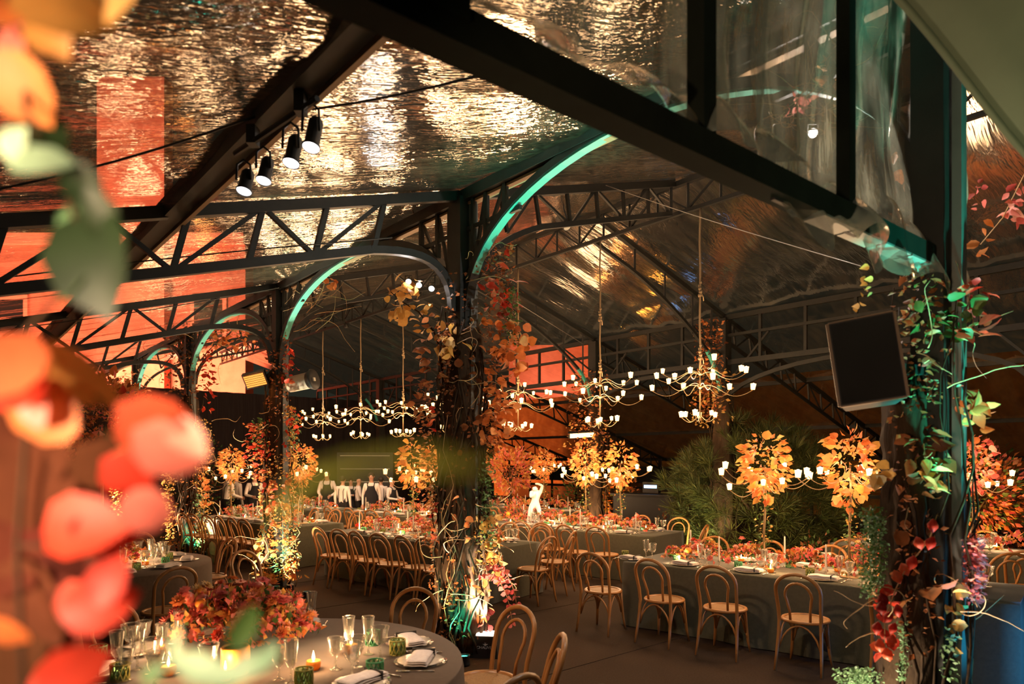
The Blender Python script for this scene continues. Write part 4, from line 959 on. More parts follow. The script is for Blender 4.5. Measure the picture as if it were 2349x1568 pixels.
# --- slim heater column
rr = random.Random(42); rs = np.random.RandomState(42); c = tent(4.76, 0); Y = c.y
v2_ = thing('climbing_vine', 'orange-lit vine with red leaves covering the slim heater column', 'vine', (c.x, c.y, 0), 0, 'vines on the columns')
wrap(v2_, .13, 1.7, 3.4, rr); stems(v2_, 14, 3.3, .13, .24, rr, (.008, .02)); stems(v2_, 8, 1.8, .18, .32, rr, (.005, .009), TWIG)
for z in [(642, 682, 795, 885, 30, .10, 'red', 'point'), (645, 690, 930, 1040, 26, .08, 'red', 'round'), (555, 635, 965, 1090, 60, .10, 'red', 'point'), (585, 690, 1100, 1330, 105, .09, 'orange', 'round'), (600, 680, 1080, 1200, 30, .09, 'red', 'round'), (725, 775, 635, 662, 12, .10, 'orange', 'round'), (645, 700, 1255, 1330, 20, .10, 'gold', 'long'), (575, 620, 1230, 1330, 24, .09, 'gold', 'round')]:
    zone(v2_, Y, .25, *z, rr, out=640, front=.12)
st = {}
for z in [(560, 640, 970, 1100, 240, .055, 'orange', 'p'), (570, 620, 960, 1030, 120, .05, 'green', 'p'), (645, 690, 930, 1060, 260, .045, 'gold', 'p'), (655, 690, 950, 1040, 130, .045, 'pale', 'p'), (590, 690, 1040, 1330, 700, .05, 'gold', 'p'), (590, 690, 1100, 1330, 500, .05, 'orange', 'p'), (610, 670, 760, 960, 260, .06, 'rust', 'p'), (640, 690, 1180, 1290, 160, .04, 'pale', 'p')]:
    zone(v2_, Y, .25, *z, rr, st, 640, .1)
flush(v2_, st, rs)
twigs(v2_, 22, Y, 660, 740, 640, 760, .75, rr, .006, 1, .5); twigs(v2_, 12, Y - .2, 600, 690, 1180, 1330, .55, rr, .006); twigs(v2_, 6, Y - .2, 560, 640, 940, 1060, .5, rr, .006)

# --- third and fourth columns of the row, leafy arch between
rr = random.Random(43); rs = np.random.RandomState(43); c = tent(9.52, 0); Y = c.y
v3_ = thing('climbing_vine', 'bright lit vine on the column behind the bouquet table chairs', 'vine', (c.x, c.y, 0), 0, 'vines on the columns')
wrap(v3_, .15, 0, 3.4, rr); stems(v3_, 14, 3.4, .14, .28, rr, (.010, .02))
for z in [(440, 590, 748, 800, 60, .13, 'orange', 'point'), (455, 495, 800, 945, 40, .13, 'red', 'point'), (370, 400, 1040, 1200, 20, .11, 'gold', 'point'), (455, 480, 1020, 1160, 24, .11, 'orange', 'round')]: zone(v3_, Y, .3, *z, rr, out=425, front=.1)
st = {}
for z in [(360, 500, 740, 900, 380, .08, 'rust', 'p'), (370, 410, 1010, 1250, 420, .06, 'gold', 'p'), (440, 490, 960, 1240, 520, .06, 'gold', 'p'), (440, 480, 1130, 1260, 240, .06, 'pale', 'p'), (395, 460, 850, 1200, 300, .07, 'rust', 'p'), (375, 480, 1180, 1270, 160, .06, 'orange', 'p')]: zone(v3_, Y, .3, *z, rr, st, 425, .1)
flush(v3_, st, rs); twigs(v3_, 18, Y, 400, 560, 745, 830, .8, rr, .008); twigs(v3_, 12, Y - .2, 450, 490, 950, 1200, .6, rr, .007, 1)
rr = random.Random(44); rs = np.random.RandomState(44); c = tent(14.28, 0); Y = c.y
v4_ = thing('climbing_vine', 'pale lit vine on the farthest column of the row', 'vine', (c.x, c.y, 0), 0, 'vines on the columns')
wrap(v4_, .15, 0, 3.3, rr); st = {}
for z in [(250, 285, 1110, 1235, 260, .07, 'gold', 'p'), (290, 318, 1100, 1240, 260, .07, 'gold', 'p'), (255, 340, 850, 1000, 260, .10, 'orange', 'p'), (290, 318, 1150, 1240, 120, .06, 'pale', 'p')]: zone(v4_, Y, .3, *z, rr, st, 300, .1)
flush(v4_, st, rs); twigs(v4_, 10, Y, 300, 370, 800, 900, .9, rr, .009)

# --- loudspeaker column (corner of the gable)
rr = random.Random(45); rs = np.random.RandomState(45); c = tent(-4.28, 0); Y = c.y
v5_ = thing('climbing_vine', 'dark vine with lantern fruits and teal-lit leaves on the loudspeaker column', 'vine', (c.x, c.y, 0), 0, 'vines on the columns')
stems(v5_, 16, 2.9, .12, .22, rr, (.006, .014)); stems(v5_, 2, 1.6, .14, .22, rr, (.003, .005), TWIG)
wr = wrap(v5_, .13, 0, 2.5, rr); wr.location = (-.09, .05, 0)
for z in [(2060, 2150, 620, 760, 20, .075, 'rust', 'point'), (2085, 2200, 640, 770, 26, .075, 'green', 'point'), (2120, 2250, 690, 770, 22, .07, 'green', 'round'), (2160, 2270, 640, 780, 26, .085, 'red', 'point'), (1960, 2010, 600, 740, 14, .05, 'gold', 'point'), (2040, 2180, 760, 900, 24, .06, 'rust', 'point'), (2060, 2170, 980, 1150, 34, .085, 'rust', 'point'), (2080, 2170, 1050, 1120, 14, .10, 'gold', 'point'), (2190, 2260, 890, 990, 24, .085, 'orange', 'point'), (2060, 2160, 1180, 1330, 14, .07, 'rust', 'round'), (2080, 2150, 1340, 1390, 6, .11, 'rust', 'round'), (2155, 2200, 1340, 1480, 12, .075, 'gold', 'round'), (1985, 2050, 1060, 1110, 12, .08, 'gold', 'round'), (2010, 2060, 1330, 1500, 20, .06, 'red', 'round')]:
    zone(v5_, Y, .12, *z, rr, out=2110, front=.10)
st = {}
for z in [(1970, 2040, 1160, 1360, 900, .022, 'green', 'p'), (1970, 2040, 1180, 1370, 500, .022, 'pale', 'p'), (2040, 2200, 620, 900, 220, .035, 'rust', 'p'), (2040, 2170, 900, 1500, 300, .04, 'rust', 'p'), (1910, 2030, 1530, 1580, 420, .025, 'pale', 'p'), (2060, 2090, 1420, 1560, 200, .025, 'pale', 'p'), (2150, 2200, 1430, 1560, 160, .03, 'pale', 'p'), (2200, 2260, 1230, 1380, 420, .035, 'coral', 'p')]: zone(v5_, Y, .12, *z, rr, st, 2110, .08)
flush(v5_, st, rs)
twigs(v5_, 6, Y - .1, 1980, 2060, 1350, 1480, .35, rr, .004, -1, .45); twigs(v5_, 6, Y - .1, 2150, 2210, 740, 900, .4, rr, .0035, 1, .4); twigs(v5_, 3, Y - .1, 2160, 2210, 1340, 1480, .35, rr, .004, 1, .45); twigs(v5_, 10, Y - .15, 2050, 2150, 600, 1450, .3, rr, .003)
m = MB(); k = 10                                        # papery lantern fruits on a strand
for i in range(k):
    m.lathe([(.002, -.5), (.16, -.38), (.34, -.12), (.36, .12), (.22, .36), (.03, .5)][::1], 10, wob=0)
LAN = MB(); LAN.lathe([(.01, .55), (.20, .38), (.38, .10), (.34, -.16), (.16, -.40), (.01, -.58)], 10, wob=.08); LANM = LAN.mesh('lantern_fruit', LM['red'])
for (u, v) in [(2135, 1245), (2108, 1245), (2058, 1322), (2075, 1305), (2092, 1290), (2022, 1395), (2038, 1415), (2030, 1455), (2048, 1440), (2018, 1480), (2036, 1500), (2140, 1205), (2012, 1440), (2046, 1470), (2026, 1375), (2060, 1400)]:
    ob('lantern_fruit', LANM, v5_, Matrix.Translation(at(u, v, Y - rr.uniform(.18, .3)) - v5_.location) @ Matrix.Rotation(rr.uniform(-.6, .6), 4, 'Y') @ Matrix.Scale(rr.uniform(.055, .075), 4))
pts = [at(u, v, Y - .2) - v5_.location for u, v in ((2150, 1180), (2130, 1240), (2080, 1300), (2055, 1350), (2030, 1420), (2030, 1510))]; m = MB(); m.tube(pts, .003, 5); ob('strand', m.mesh('strand', TWIG), v5_)
# twiggy branch inside the gable near the bright lamp
tb = thing('dead_branch', 'curly bare branch with orange leaves behind the gable film', 'branch', tuple(at(1900, 260, 4.1)), 0, 'branches tied to the arches')
twigs(tb, 26, 4.1, 1780, 1930, 190, 300, .35, rr, .0045, None, .55); twigs(tb, 6, 4.1, 1860, 1920, 90, 190, .45, rr, .004, None, .5); zone(tb, 4.1, .1, 1790, 1880, 215, 270, 14, .06, 'coral', 'point', rr); zone(tb, 4.1, .1, 1880, 1930, 140, 200, 8, .07, 'orange', 'round', rr); zone(tb, 4.0, .1, 2020, 2110, 330, 420, 7, .075, 'orange', 'round', rr)
pts = [at(u, v, 4.1) - tb.location for u, v in ((1905, 62), (1890, 120), (1915, 210), (1880, 300))]; m = MB(); m.tube(pts, .008, 6); ob('stem', m.mesh('stem', BARK), tb)
white_lamp(tuple(at(1865, 305, 4.75)), .03, 30, 'glaring white lamp behind the gable film and curly branch', tuple(at(1820, 420, 2.2)), spot=140)
lamp('POINT', 'lamp_spill', tuple(at(1865, 305, 4.62)), 70, (1, .92, .82), .05)
hb = thing('leafy_branch', 'orange leaf sprays hanging beyond the loudspeaker column', 'branch', tuple(at(2290, 520, 4.6)), 0, 'branches tied to the arches')
zone(hb, 4.6, .2, 2225, 2260, 415, 480, 8, .05, 'coral', 'round', rr); zone(hb, 4.6, .2, 2290, 2349, 420, 510, 22, .075, 'coral', 'point', rr); zone(hb, 4.6, .2, 2225, 2270, 490, 590, 7, .08, 'orange', 'point', rr)
pts = [at(u, v, 4.6) - hb.location for u, v in ((2400, 300), (2340, 420), (2300, 500), (2250, 560))]; m = MB(); m.tube(pts, .004, 6); ob('stem', m.mesh('stem', TWIG), hb)

# ------------------------------------------------------------------ candelabra trees on the tables
def candelabra(p, label, i, leafparts, power=60, s=1.0, pals=('gold', 'orange')):
    rng = random.Random(300 + i); rs = np.random.RandomState(300 + i); r = thing('candelabra_tree', label, 'candelabra', (p.x, p.y, ZT), rng.uniform(0, 6), 'candelabra trees on the tables')
    m = MB(); m.tube([(0, 0, 0), (.01, 0, .4), (-.01, .01, .8), (0, 0, 1.15)], [.016, .013, .012, .009], 7); m.lathe([(.001, 0), (.12, 0), (.12, .012), (.02, .022)], 18); ob('stem', m.mesh('stem', GILT), r)
    for k in range(9): cup_arm(r, 'tree', .92 + rng.uniform(-.10, .16), k * 2 * PI / 9 + rng.uniform(-.25, .25), rng)
    st = {}
    def spot():
        q = Vector((rng.gauss(0, 1), rng.gauss(0, 1), rng.gauss(0, 1))).normalized() * rng.uniform(.3, 1) ** .6; z = 1.12 + q.z * .40
        w = .27 * (1 - .45 * max(0, -q.z)); return Vector((q.x * w, q.y * w, z)), Vector((q.x, q.y, q.z * .4 - .2))
    for k in range(leafparts):
        a, d = spot(); put_leaf(r, a, d, rng.uniform(.075, .125), 'round' if k % 3 else 'point', pals[k % 2], rng)
    for k in range(200 if leafparts else 460):
        a, d = spot(); st.setdefault(pals[k % 2], []).append((a, d, rng.uniform(.05, .10)))
    for k in range(90): st.setdefault('green' if k % 3 else 'gold', []).append((Vector((rng.gauss(0, .04), rng.gauss(0, .04), rng.uniform(.25, .85))), Vector((rng.gauss(0, 1), rng.gauss(0, 1), rng.gauss(0, .6))), .045))
    flush(r, st, rs); lamp('POINT', 'candelabra_light', (0, 0, 1.0), power, (1, .61, .31), .45, parent=r); return r
def ctr(tb_, s): q = tb_[2](s, 0); return q
candelabra(ctr(R1, 2.32), 'gold-leaved candelabra tree standing before the pine on the near table', 0, 110)
candelabra(ctr(R1, 1.44), 'gold-leaved candelabra tree beside the loudspeaker column on the near table', 1, 90)
candelabra(ctr(R2, 1.62), 'gold-leaved candelabra tree beside the statue', 2, 60)
candelabra(ctr(R2, .90), 'gold-leaved candelabra tree at the pine end of the statue table', 3, 60)
candelabra(ctr(R3, 2.14), 'golden candelabra tree beside the central column, before the waiters', 4, 60)
candelabra(ctr(L1, .5), 'orange candelabra tree beside the heater column', 5, 0)
candelabra(ctr(L1, 3.2), 'golden candelabra tree beside the waiters with folded arms', 6, 0)
candelabra(ctr(R12, 1.7), 'orange candelabra tree glowing beyond the loudspeaker column', 7, 60, pals=('orange', 'coral'))
candelabra(ctr(B9, 1.4), 'small golden candelabra tree on the table below the orange tree', 8, 0, 40)
candelabra(ctr(M6, 1.2), 'golden candelabra tree on the table before the waiters', 9, 0, 40)

# tall bouquet on the round table
rng = random.Random(50); rs = np.random.RandomState(50)
bq = thing('tall_bouquet', 'huge rust and orange leaf bouquet on a slim stand over the round table', 'bouquet', (CB.x, CB.y, ZT), 0, 'table bouquets')
m = MB(); m.lathe([(.001, 0), (.16, 0), (.16, .012), (.02, .03), (.016, 1.1), (.10, 1.22), (.11, 1.30)], 16); ob('stand', m.mesh('stand', GILT), bq)
st = {}
for k in range(2400):
    q = Vector((rng.gauss(0, 1), rng.gauss(0, 1), rng.gauss(0, 1))).normalized() * rng.uniform(.35, 1) ** .5; p = Vector((q.x * .66, q.y * .6, 1.62 + q.z * .52)); pal = 'orange' if q.x > -.1 and rng.random() < .5 else rng.choice(['rust', 'rust', 'gold', 'orange', 'coral'])
    st.setdefault(pal, []).append((p, q + Vector((0, 0, -.3)), rng.uniform(.05, .11)))
flush(bq, st, rs)
for k in range(60):
    q = Vector((rng.gauss(0, 1), rng.gauss(-.6, .7), rng.gauss(.2, .8))).normalized(); put_leaf(bq, Vector((q.x * .70, q.y * .62, 1.62 + q.z * .56)), q, rng.uniform(.09, .15), 'point', rng.choice(['orange', 'coral', 'gold', 'red']), rng)
for k in range(10):
    a = k * .63; pts = bez((0, 0, 1.2), (.1 * math.cos(a), .1 * math.sin(a), 1.5), (.3 * math.cos(a), .3 * math.sin(a), 1.7), (.6 * math.cos(a), .55 * math.sin(a), 1.75 + .25 * math.sin(k)), 8); m = MB(); m.tube(pts, .008, 5); ob('stem', m.mesh('stem', BARK), bq)

# ------------------------------------------------------------------ stage and heat fixtures
rail = thing('lamp_rail', 'black rail bolted under the thick purlin holding four lamps', 'rail', tuple(at(630, 300, 3.55)), 0)
piece(rail, 'pipe', BLACK, lambda m: m.tube([at(540, 352, 3.85), at(600, 312, 3.65), at(728, 226, 3.30)], .016, 7))
for (u, v, y) in ((580, 312, 3.72), (690, 238, 3.4)): piece(rail, 'clamp', BLACK, lambda m: m.box(at(u, v, y), (.05, .07, .10)))
SP = [(559, 370, 440, 3.80, 34, 'lowest'), (604, 340, 416, 3.66, 34, 'second lowest'), (667, 285, 376, 3.46, 38, 'second highest'), (713, 240, 340, 3.34, 40, 'highest')]
for (u, v0, v1, y, w, nm) in SP:
    h = (v1 - v0) / FPX * y; rad = w / 2 / FPX * y; p = at(u, v1, y); r = thing('spotlight', 'black can spotlight, the %s of four on the rail' % nm, 'spotlight', p, 0, 'four spotlights on the purlin rail')
    q = Matrix.Rotation(-.30, 4, 'X') @ Matrix.Rotation(.08, 4, 'Y')
    m = MB(); m.lathe([(rad, .0), (rad * 1.06, .006), (rad * 1.0, .02), (rad * .86, .03), (rad * .86, h * .72), (rad * .6, h * .82), (.001, h * .83)], 18); m.xform(q); ob('can', m.mesh('can', BLACK), r)
    m = MB(); m.lathe([(.001, .008), (rad * .93, .006)], 18); m.xform(q); ob('lens', m.mesh('lens', LEDS), r)
    m = MB(); m.tube([(-rad, 0, h * .4), (-rad * .9, 0, h * .9), (0, 0, h * 1.05), (rad * .9, 0, h * .9), (rad, 0, h * .4)], .007, 5); ob('yoke', m.mesh('yoke', BLACK), r)
    lamp('SPOT', 'spot_light', (0, 0, -.02), 140 if 650 < u < 700 else 70, (1, .66, .42), .03, ((2.0, 6.6, .5) if u < 650 else (-.8, 9.2, .5)) and tuple(Vector((1.9, 6.6, .4) if u < 650 else ((-.55, 4.15, .75) if u < 700 else (-1.2, 9.0, .4))) - p), 44, .8, r)
for (u, v, y, lab) in ((1302, 520, 9.2, 'small silver spotlight on the ridge girder'), (955, 525, 8.6, 'small silver spotlight beyond the nearest truss'), (690, 668, 10.6, 'small spotlight above the teal-lit arch of the heater column')):
    p = at(u, v, y); r = thing('spotlight', lab, 'spotlight', p, 0, 'small spotlights on the girders'); q = (Vector((.5, -.6, -.7))).to_track_quat('-Z', 'Y').to_matrix().to_4x4()
    m = MB(); m.lathe([(.06, 0), (.065, .02), (.055, .05), (.05, .24), (.001, .26)], 14); m.xform(q); ob('can', m.mesh('can', BLACK), r)
    m = MB(); m.lathe([(.001, .01), (.056, .006)], 14); m.xform(q); ob('lens', m.mesh('lens', WHITEC), r)
    m = MB(); m.tube([(0, 0, .1), (-.05, .03, .25), (-.05, .06, .45)], .012, 6); ob('yoke', m.mesh('yoke', BLACK), r)
# loudspeaker
cs = at(1985, 835, 3.42); r = thing('loudspeaker', 'tilted black loudspeaker box on the vine column', 'loudspeaker', cs, 0)
Ms = Matrix.Rotation(math.radians(-8.5), 4, 'Y') @ Matrix.Rotation(math.radians(-24), 4, 'Z') @ Matrix.Rotation(math.radians(-7), 4, 'X')
w, h, d = .285, .415, .24
m = MB(); m.add([(-w / 2, -d / 2, -h / 2), (w / 2, -d / 2, -h / 2), (w / 2 * .8, d / 2, -h / 2), (-w / 2 * .8, d / 2, -h / 2), (-w / 2, -d / 2, h / 2), (w / 2, -d / 2, h / 2), (w / 2 * .8, d / 2, h / 2), (-w / 2 * .8, d / 2, h / 2)], [(0, 1, 2, 3), (7, 6, 5, 4), (0, 4, 5, 1), (1, 5, 6, 2), (2, 6, 7, 3), (3, 7, 4, 0)]).xform(Ms); ob('cabinet', m.mesh('cabinet', BLACK, False), r)
m = MB(); m.box((0, -d / 2 - .004, 0), (w * .95, .008, h * .96)).xform(Ms); ob('grille', m.mesh('grille', GRILLE, False), r)
for x in (-1, 1): m = MB(); m.box((x * (w / 2 + .005), -d / 2 + .005, 0), (.013, .03, h * 1.0)).xform(Ms); ob('edge_trim', m.mesh('edge_trim', EDGE, False), r)
for z in (-1, 1): m = MB(); m.box((0, -d / 2 + .005, z * (h / 2 + .002)), (w, .03, .007)).xform(Ms); ob('edge_trim', m.mesh('edge_trim', EDGE, False), r)
m = MB(); m.bar((w * .3, d * .3, 0), tuple(tent(-4.28, 0, cs.z) - cs), .05, .05); ob('bracket', m.mesh('bracket', BLACK, False), r)
# heaters and horn speaker on the slim column
HEAT = emit('heater_element', (1, .30, .05), 1.1)
def heater(p, wd, ht, rot, lab, mat=HEAT, post=None):
    r = thing('infrared_heater', lab, 'heater', p, 0, 'infrared heaters on the columns'); M = Matrix.Rotation(rot, 4, 'Y') @ Matrix.Rotation(.5, 4, 'X')
    m = MB(); m.box((0, .05, 0), (wd * 1.14, .09, ht * 1.25)).xform(M); ob('housing', m.mesh('housing', BLACK, False), r)
    m = MB(); m.box((0, -.001, 0), (wd, .012, ht)).xform(M); ob('element', m.mesh('element', mat, False), r)
    for k in range(7): m = MB(); m.box((0, -.012, -ht / 2 + ht * k / 6), (wd, .006, .006)).xform(M); ob('guard_bar', m.mesh('guard_bar', BLACK, False), r)
    if post: m = MB(); m.bar((0, .09, 0), tuple(Vector(post) - Vector(p)), .04, .04); ob('bracket', m.mesh('bracket', BLACK, False), r)
    lamp('POINT', 'heater_light', (0, -.12, -.05), 3, (1, .35, .08), .1, parent=r); return r
heater(at(585, 872, 10.35), .30, .19, -.22, 'square orange-glowing heater on the slim vine column', post=tent(4.76, 0, 3.19))
heater(at(1335, 998, 14.9), .52, .10, -.06, 'long glowing heater bar on the far column behind the statue', emit('heater_bar', (1, .55, .25), 4.5), tent(4.76, 7.2, 2.5))
p = at(695, 875, 10.35); r = thing('horn_speaker', 'cream cylindrical projector speaker on the slim vine column', 'loudspeaker', p, 0)
M = Matrix.Rotation(math.radians(80), 4, 'Y') @ Matrix.Rotation(.25, 4, 'X')
m = MB(); m.lathe([(.001, -.24), (.115, -.24), (.12, -.20), (.125, .10)], 20).xform(M); ob('body', m.mesh('body', WHITEC), r)
m = MB(); m.lathe([(.125, .10), (.16, .17), (.15, .20), (.02, .15), (.001, .15)], 20).xform(M); ob('hood', m.mesh('hood', BLACK), r)
m = MB(); m.box((0, 0, .19), (.05, .06, .02)).xform(M); ob('badge', m.mesh('badge', WHITEC, False), r)
m = MB(); m.bar((-.1, 0, 0), tuple(tent(4.76, 0, p.z) - p), .04, .04); ob('bracket', m.mesh('bracket', BLACK, False), r)
# floor uplights
def text_mesh(txt, size, mat):
    cu = bpy.data.curves.new('lettering', 'FONT'); cu.body = txt; cu.size = size; cu.align_x = 'CENTER'; cu.extrude = .0008
    o = bpy.data.objects.new('lettering', cu); COL.objects.link(o); bpy.context.view_layer.update(); dg = bpy.context.evaluated_depsgraph_get()
    me = bpy.data.meshes.new_from_object(o.evaluated_get(dg)); bpy.data.objects.remove(o); me.materials.clear(); me.materials.append(mat); return me
WHITEP = pri('white_print', (.8, .78, .75), .6)
p = on(1116, 1508, 0); r = thing('uplight_box', 'black battery uplight with white lettering at the central column foot', 'uplight', (p.x, p.y + .08, 0), -.12)
m = MB(); w, d, h = .125, .11, .23
m.add([(-w, -d, 0), (w, -d, 0), (w, d, 0), (-w, d, 0), (-w * .88, -d * .86, h * .93), (w * .88, -d * .86, h * .93), (w * .88, d * .86, h), (-w * .88, d * .86, h)], [(3, 2, 1, 0), (4, 5, 6, 7), (0, 1, 5, 4), (1, 2, 6, 5), (2, 3, 7, 6), (3, 0, 4, 7)]); ob('case', m.mesh('case', BLACK, False), r)
m = MB(); m.box((0, 0, h * .975), (.19, .16, .012)); ob('lens_plate', m.mesh('lens_plate', emit('uplight_lens', (1, .85, .7), 5), False), r)
tilt = math.atan2(d * .14, h * .93)
ob('lettering', text_mesh('CHAUVET', .038, WHITEP), r, Matrix.Translation((0, -d * .95 - .001, .095)) @ Matrix.Rotation(PI / 2 - tilt, 4, 'X'))
m = MB(); m.add([(-.03, 0, .034), (.03, 0, .034), (0, 0, .016)], [(0, 1, 2)]); m.add([(-.012, -.0005, .046), (.012, -.0005, .046), (0, -.0005, .036)], [(0, 1, 2)]); ob('emblem', m.mesh('emblem', WHITEP, False), r, Matrix.Translation((0, -d * .93 - .002, .108)) @ Matrix.Rotation(-tilt, 4, 'X'))
m = MB(); m.tube([(-.11, 0, .12), (-.135, 0, .16), (-.135, 0, .05)], .006, 5); ob('handle', m.mesh('handle', BLACK), r)
WARM = (1, .64, .34); TEAL = (.04, 1, .72); BLUE = (.05, .35, 1)
def uplight(p, tgt, power, col, lab, spot=70, grp='small uplights on the floor', glow=True):
    r = thing('floor_uplight', lab, 'uplight', p, 0, grp)
    m = MB(); m.lathe([(.001, 0), (.055, 0), (.055, .02), (.05, .09), (.058, .10), (.05, .10), (.045, .08)], 14); ob('can', m.mesh('can', BLACK), r)
    key = 'uplens_%d_%d_%d' % tuple(int(x * 9) for x in col); m = MB(); m.lathe([(.001, .082), (.046, .08)], 14); ob('lens', m.mesh('lens', MATS.get(key) or emit(key, col, 8)), r)
    lamp('SPOT', 'uplight_beam', (0, 0, .11), power, col, .04, tuple(Vector(tgt) - Vector(p)), spot, .7, r); return r
c0, c1, c2, c3, cr = tent(0, 0), tent(4.76, 0), tent(9.52, 0), tent(14.28, 0), tent(-4.28, 0)
lamp('SPOT', 'uplight_beam', (p.x - .02, p.y + .0, .27), 900, (1, .80, .58), .05, (c0.x + .25, c0.y - .12, 2.4), 84, .9)
uplight(c0 + Vector((-.42, -.38, 0)), c0 + Vector((-.15, -.1, 2.6)), 170, WARM, 'small warm uplight on the table side of the central column')
uplight(c0 + Vector((.05, -.45, 0)), c0 + Vector((-.02, -.1, .9)), 60, TEAL, 'small teal uplight at the front of the central column foot', 60)
uplight(c0 + Vector((1.25, -1.35, 0)), tent(-1.5, 0, 4.4), 800, TEAL, 'small teal uplight in the aisle washing the great arch', 38)
uplight(c1 + Vector((-.30, -.42, 0)), c1 + Vector((-.1, -.05, 2.2)), 800, (1, .74, .5), 'small warm uplight before the heater column', 76)
uplight(c1 + Vector((.30, -.40, 0)), c1 + Vector((.08, -.05, 2.0)), 520, (1, .78, .56), 'small warm uplight on the aisle side of the heater column', 70)
uplight(c1 + Vector((.12, -.5, 0)), c1 + Vector((.03, -.1, 1.0)), 90, TEAL, 'small teal uplight before the heater column', 60)
uplight(c1 + Vector((.7, -.9, 0)), tent(3.2, 0, 4.2), 420, TEAL, 'small teal uplight washing the arch of the heater column', 34)
uplight(c2 + Vector((.45, -.35, 0)), c2 + Vector((.12, -.05, 1.8)), 850, (1, .78, .55), 'small warm uplight on the aisle side of the third column', 76)
uplight(c2 + Vector((-.45, -.4, 0)), c2 + Vector((-.12, -.05, 1.8)), 800, (1, .76, .52), 'small warm uplight on the bouquet side of the third column', 76)
uplight(c2 + Vector((.25, -.55, 0)), c2 + Vector((.2, -.1, .5)), 130, TEAL, 'small teal uplight before the third column', 60)
uplight(c3 + Vector((0, -.6, 0)), c3 + Vector((0, -.1, 2)), 1000, (1, .76, .52), 'small warm uplight before the farthest column', 80)
uplight(cr + Vector((.42, -.34, 0)), cr + Vector((.13, -.12, 1.7)), 120, (.03, .55, 1), 'small blue uplight at the loudspeaker column foot', 34)
uplight(cr + Vector((-.45, -.15, 0)), cr + Vector((-.15, .0, 1.5)), 110, (1, .80, .55), 'small warm uplight on the inner side of the loudspeaker column', 80)
uplight(cr + Vector((.55, -.75, 0)), cr + Vector((-.25, -.20, 3.04)), 1100, TEAL, 'small teal uplight washing the gable beam end', 22)
uplight(cr + Vector((.02, -.62, 0)), cr + Vector((.08, -.12, 2.6)), 190, (1, .72, .52), 'small warm uplight before the loudspeaker column', 26)
lamp('SPOT', 'blue_wash', (4.9, 5.0, .3), 60, BLUE, .1, (4.2, 5.75, .3), 70, .7)
for i, (a, b) in enumerate([(1.52, 7.2), (4.76, 7.2), (9.52, 7.2)]):
    q = tent(a, b); uplight(q + Vector((-.35, -.5, 0)), q + Vector((0, 0, 3)), 160, WARM, ['warm uplight hidden behind the pine', 'warm uplight before the far column behind the statue', 'warm uplight before the far column behind the orange tree'][i], 70)
q = tent(9.6, 3.6, 5.2); white_lamp(tuple(q), .05, 150, 'added white flood lamp on the ridge girder to brighten the waiters', (-3.9, 18.3, 1.3), 'added lamps on the girders', 70)  # lamp added here to brighten the dim group of waiters
# leafy wraps on the far columns
for i, (a, u0, u1, v0, v1) in enumerate([(1.52, 1590, 1670, 730, 960), (4.76, 1300, 1400, 850, 1060), (9.52, 1060, 1130, 860, 1060)]):
    rr = random.Random(60 + i); rs = np.random.RandomState(60 + i); q = tent(a, 7.2); r = thing('climbing_vine', ['rust vine on the far column above the pine', 'orange vine on the far column above the candelabra trees', 'thin vine on the far column behind the central column'][i], 'vine', (q.x, q.y, 0), 0, 'vines on the columns')
    wrap(r, .17, 0, 3.3, rr); st = {}
    zone(r, q.y, .3, u0, u1, v0, v1, 320, .08, 'rust', 'p', rr, st, (u0 + u1) / 2, .2); zone(r, q.y, .3, u0, u1, v0, v1, 200, .08, 'orange', 'p', rr, st, (u0 + u1) / 2, .25); zone(r, q.y, .3, u0 - 20, u1 + 20, (v0 + v1) / 2, v1 + 20, 160, .08, 'gold', 'p', rr, st, (u0 + u1) / 2, .25)
    flush(r, st, rs); stems(r, 8, 3.2, .16, .3, rr, (.01, .02))
# ------------------------------------------------------------------ pine bush
rng = random.Random(90); rs = np.random.RandomState(90)
pc = Vector((4.62, 12.75, 0)); pine = thing('pine_bush', 'big rounded dark green pine bush behind the tables', 'shrub', pc)
m = MB(); m.tube([(0, 0, 0), (.05, .02, .5), (0, 0, 1.3)], [.10, .08, .04], 8)
for k in range(9): a = k * .7; m.tube([(0, 0, .5 + .07 * k), (.45 * math.cos(a), .45 * math.sin(a), .9 + .08 * k), (1.0 * math.cos(a), 1.0 * math.sin(a), 1.1 + .1 * k)], [.035, .025, .01], 5)
ob('trunk', m.mesh('trunk', BARK), pine)
P, D, S = [], [], []
for k in range(720):
    th = rng.uniform(0, 2 * PI); ph = math.acos(rng.uniform(-.75, 1)); lump = 1 + .10 * math.sin(th * 5 + ph * 3) + .08 * math.sin(th * 9 - ph * 5)
    n_ = Vector((math.sin(ph) * math.cos(th), math.sin(ph) * math.sin(th), math.cos(ph))); c = Vector((n_.x * 1.55 * lump, n_.y * 1.45 * lump, 1.28 + n_.z * 1.36 * lump)) * rng.uniform(.82, 1.0)
    if c.z < .12: continue
    ax = (n_ + Vector((0, 0, .55))).normalized()
    for j in range(30):
        d = (ax * rng.uniform(.5, 1.2) + Vector((rng.gauss(0, 1), rng.gauss(0, 1), rng.gauss(0, 1))).normalized() * .75).normalized()
        P.append(tuple(c + d * .02)); D.append(tuple(d)); S.append(rng.uniform(.20, .34))
P, D, S = np.array(P), np.array(D), np.array(S); TN3 = TV * np.array([.055, 1, .3])
ob('needles', leaf_field('needles', P, D, S, PINEM, rs, TN3), pine, kind='stuff')
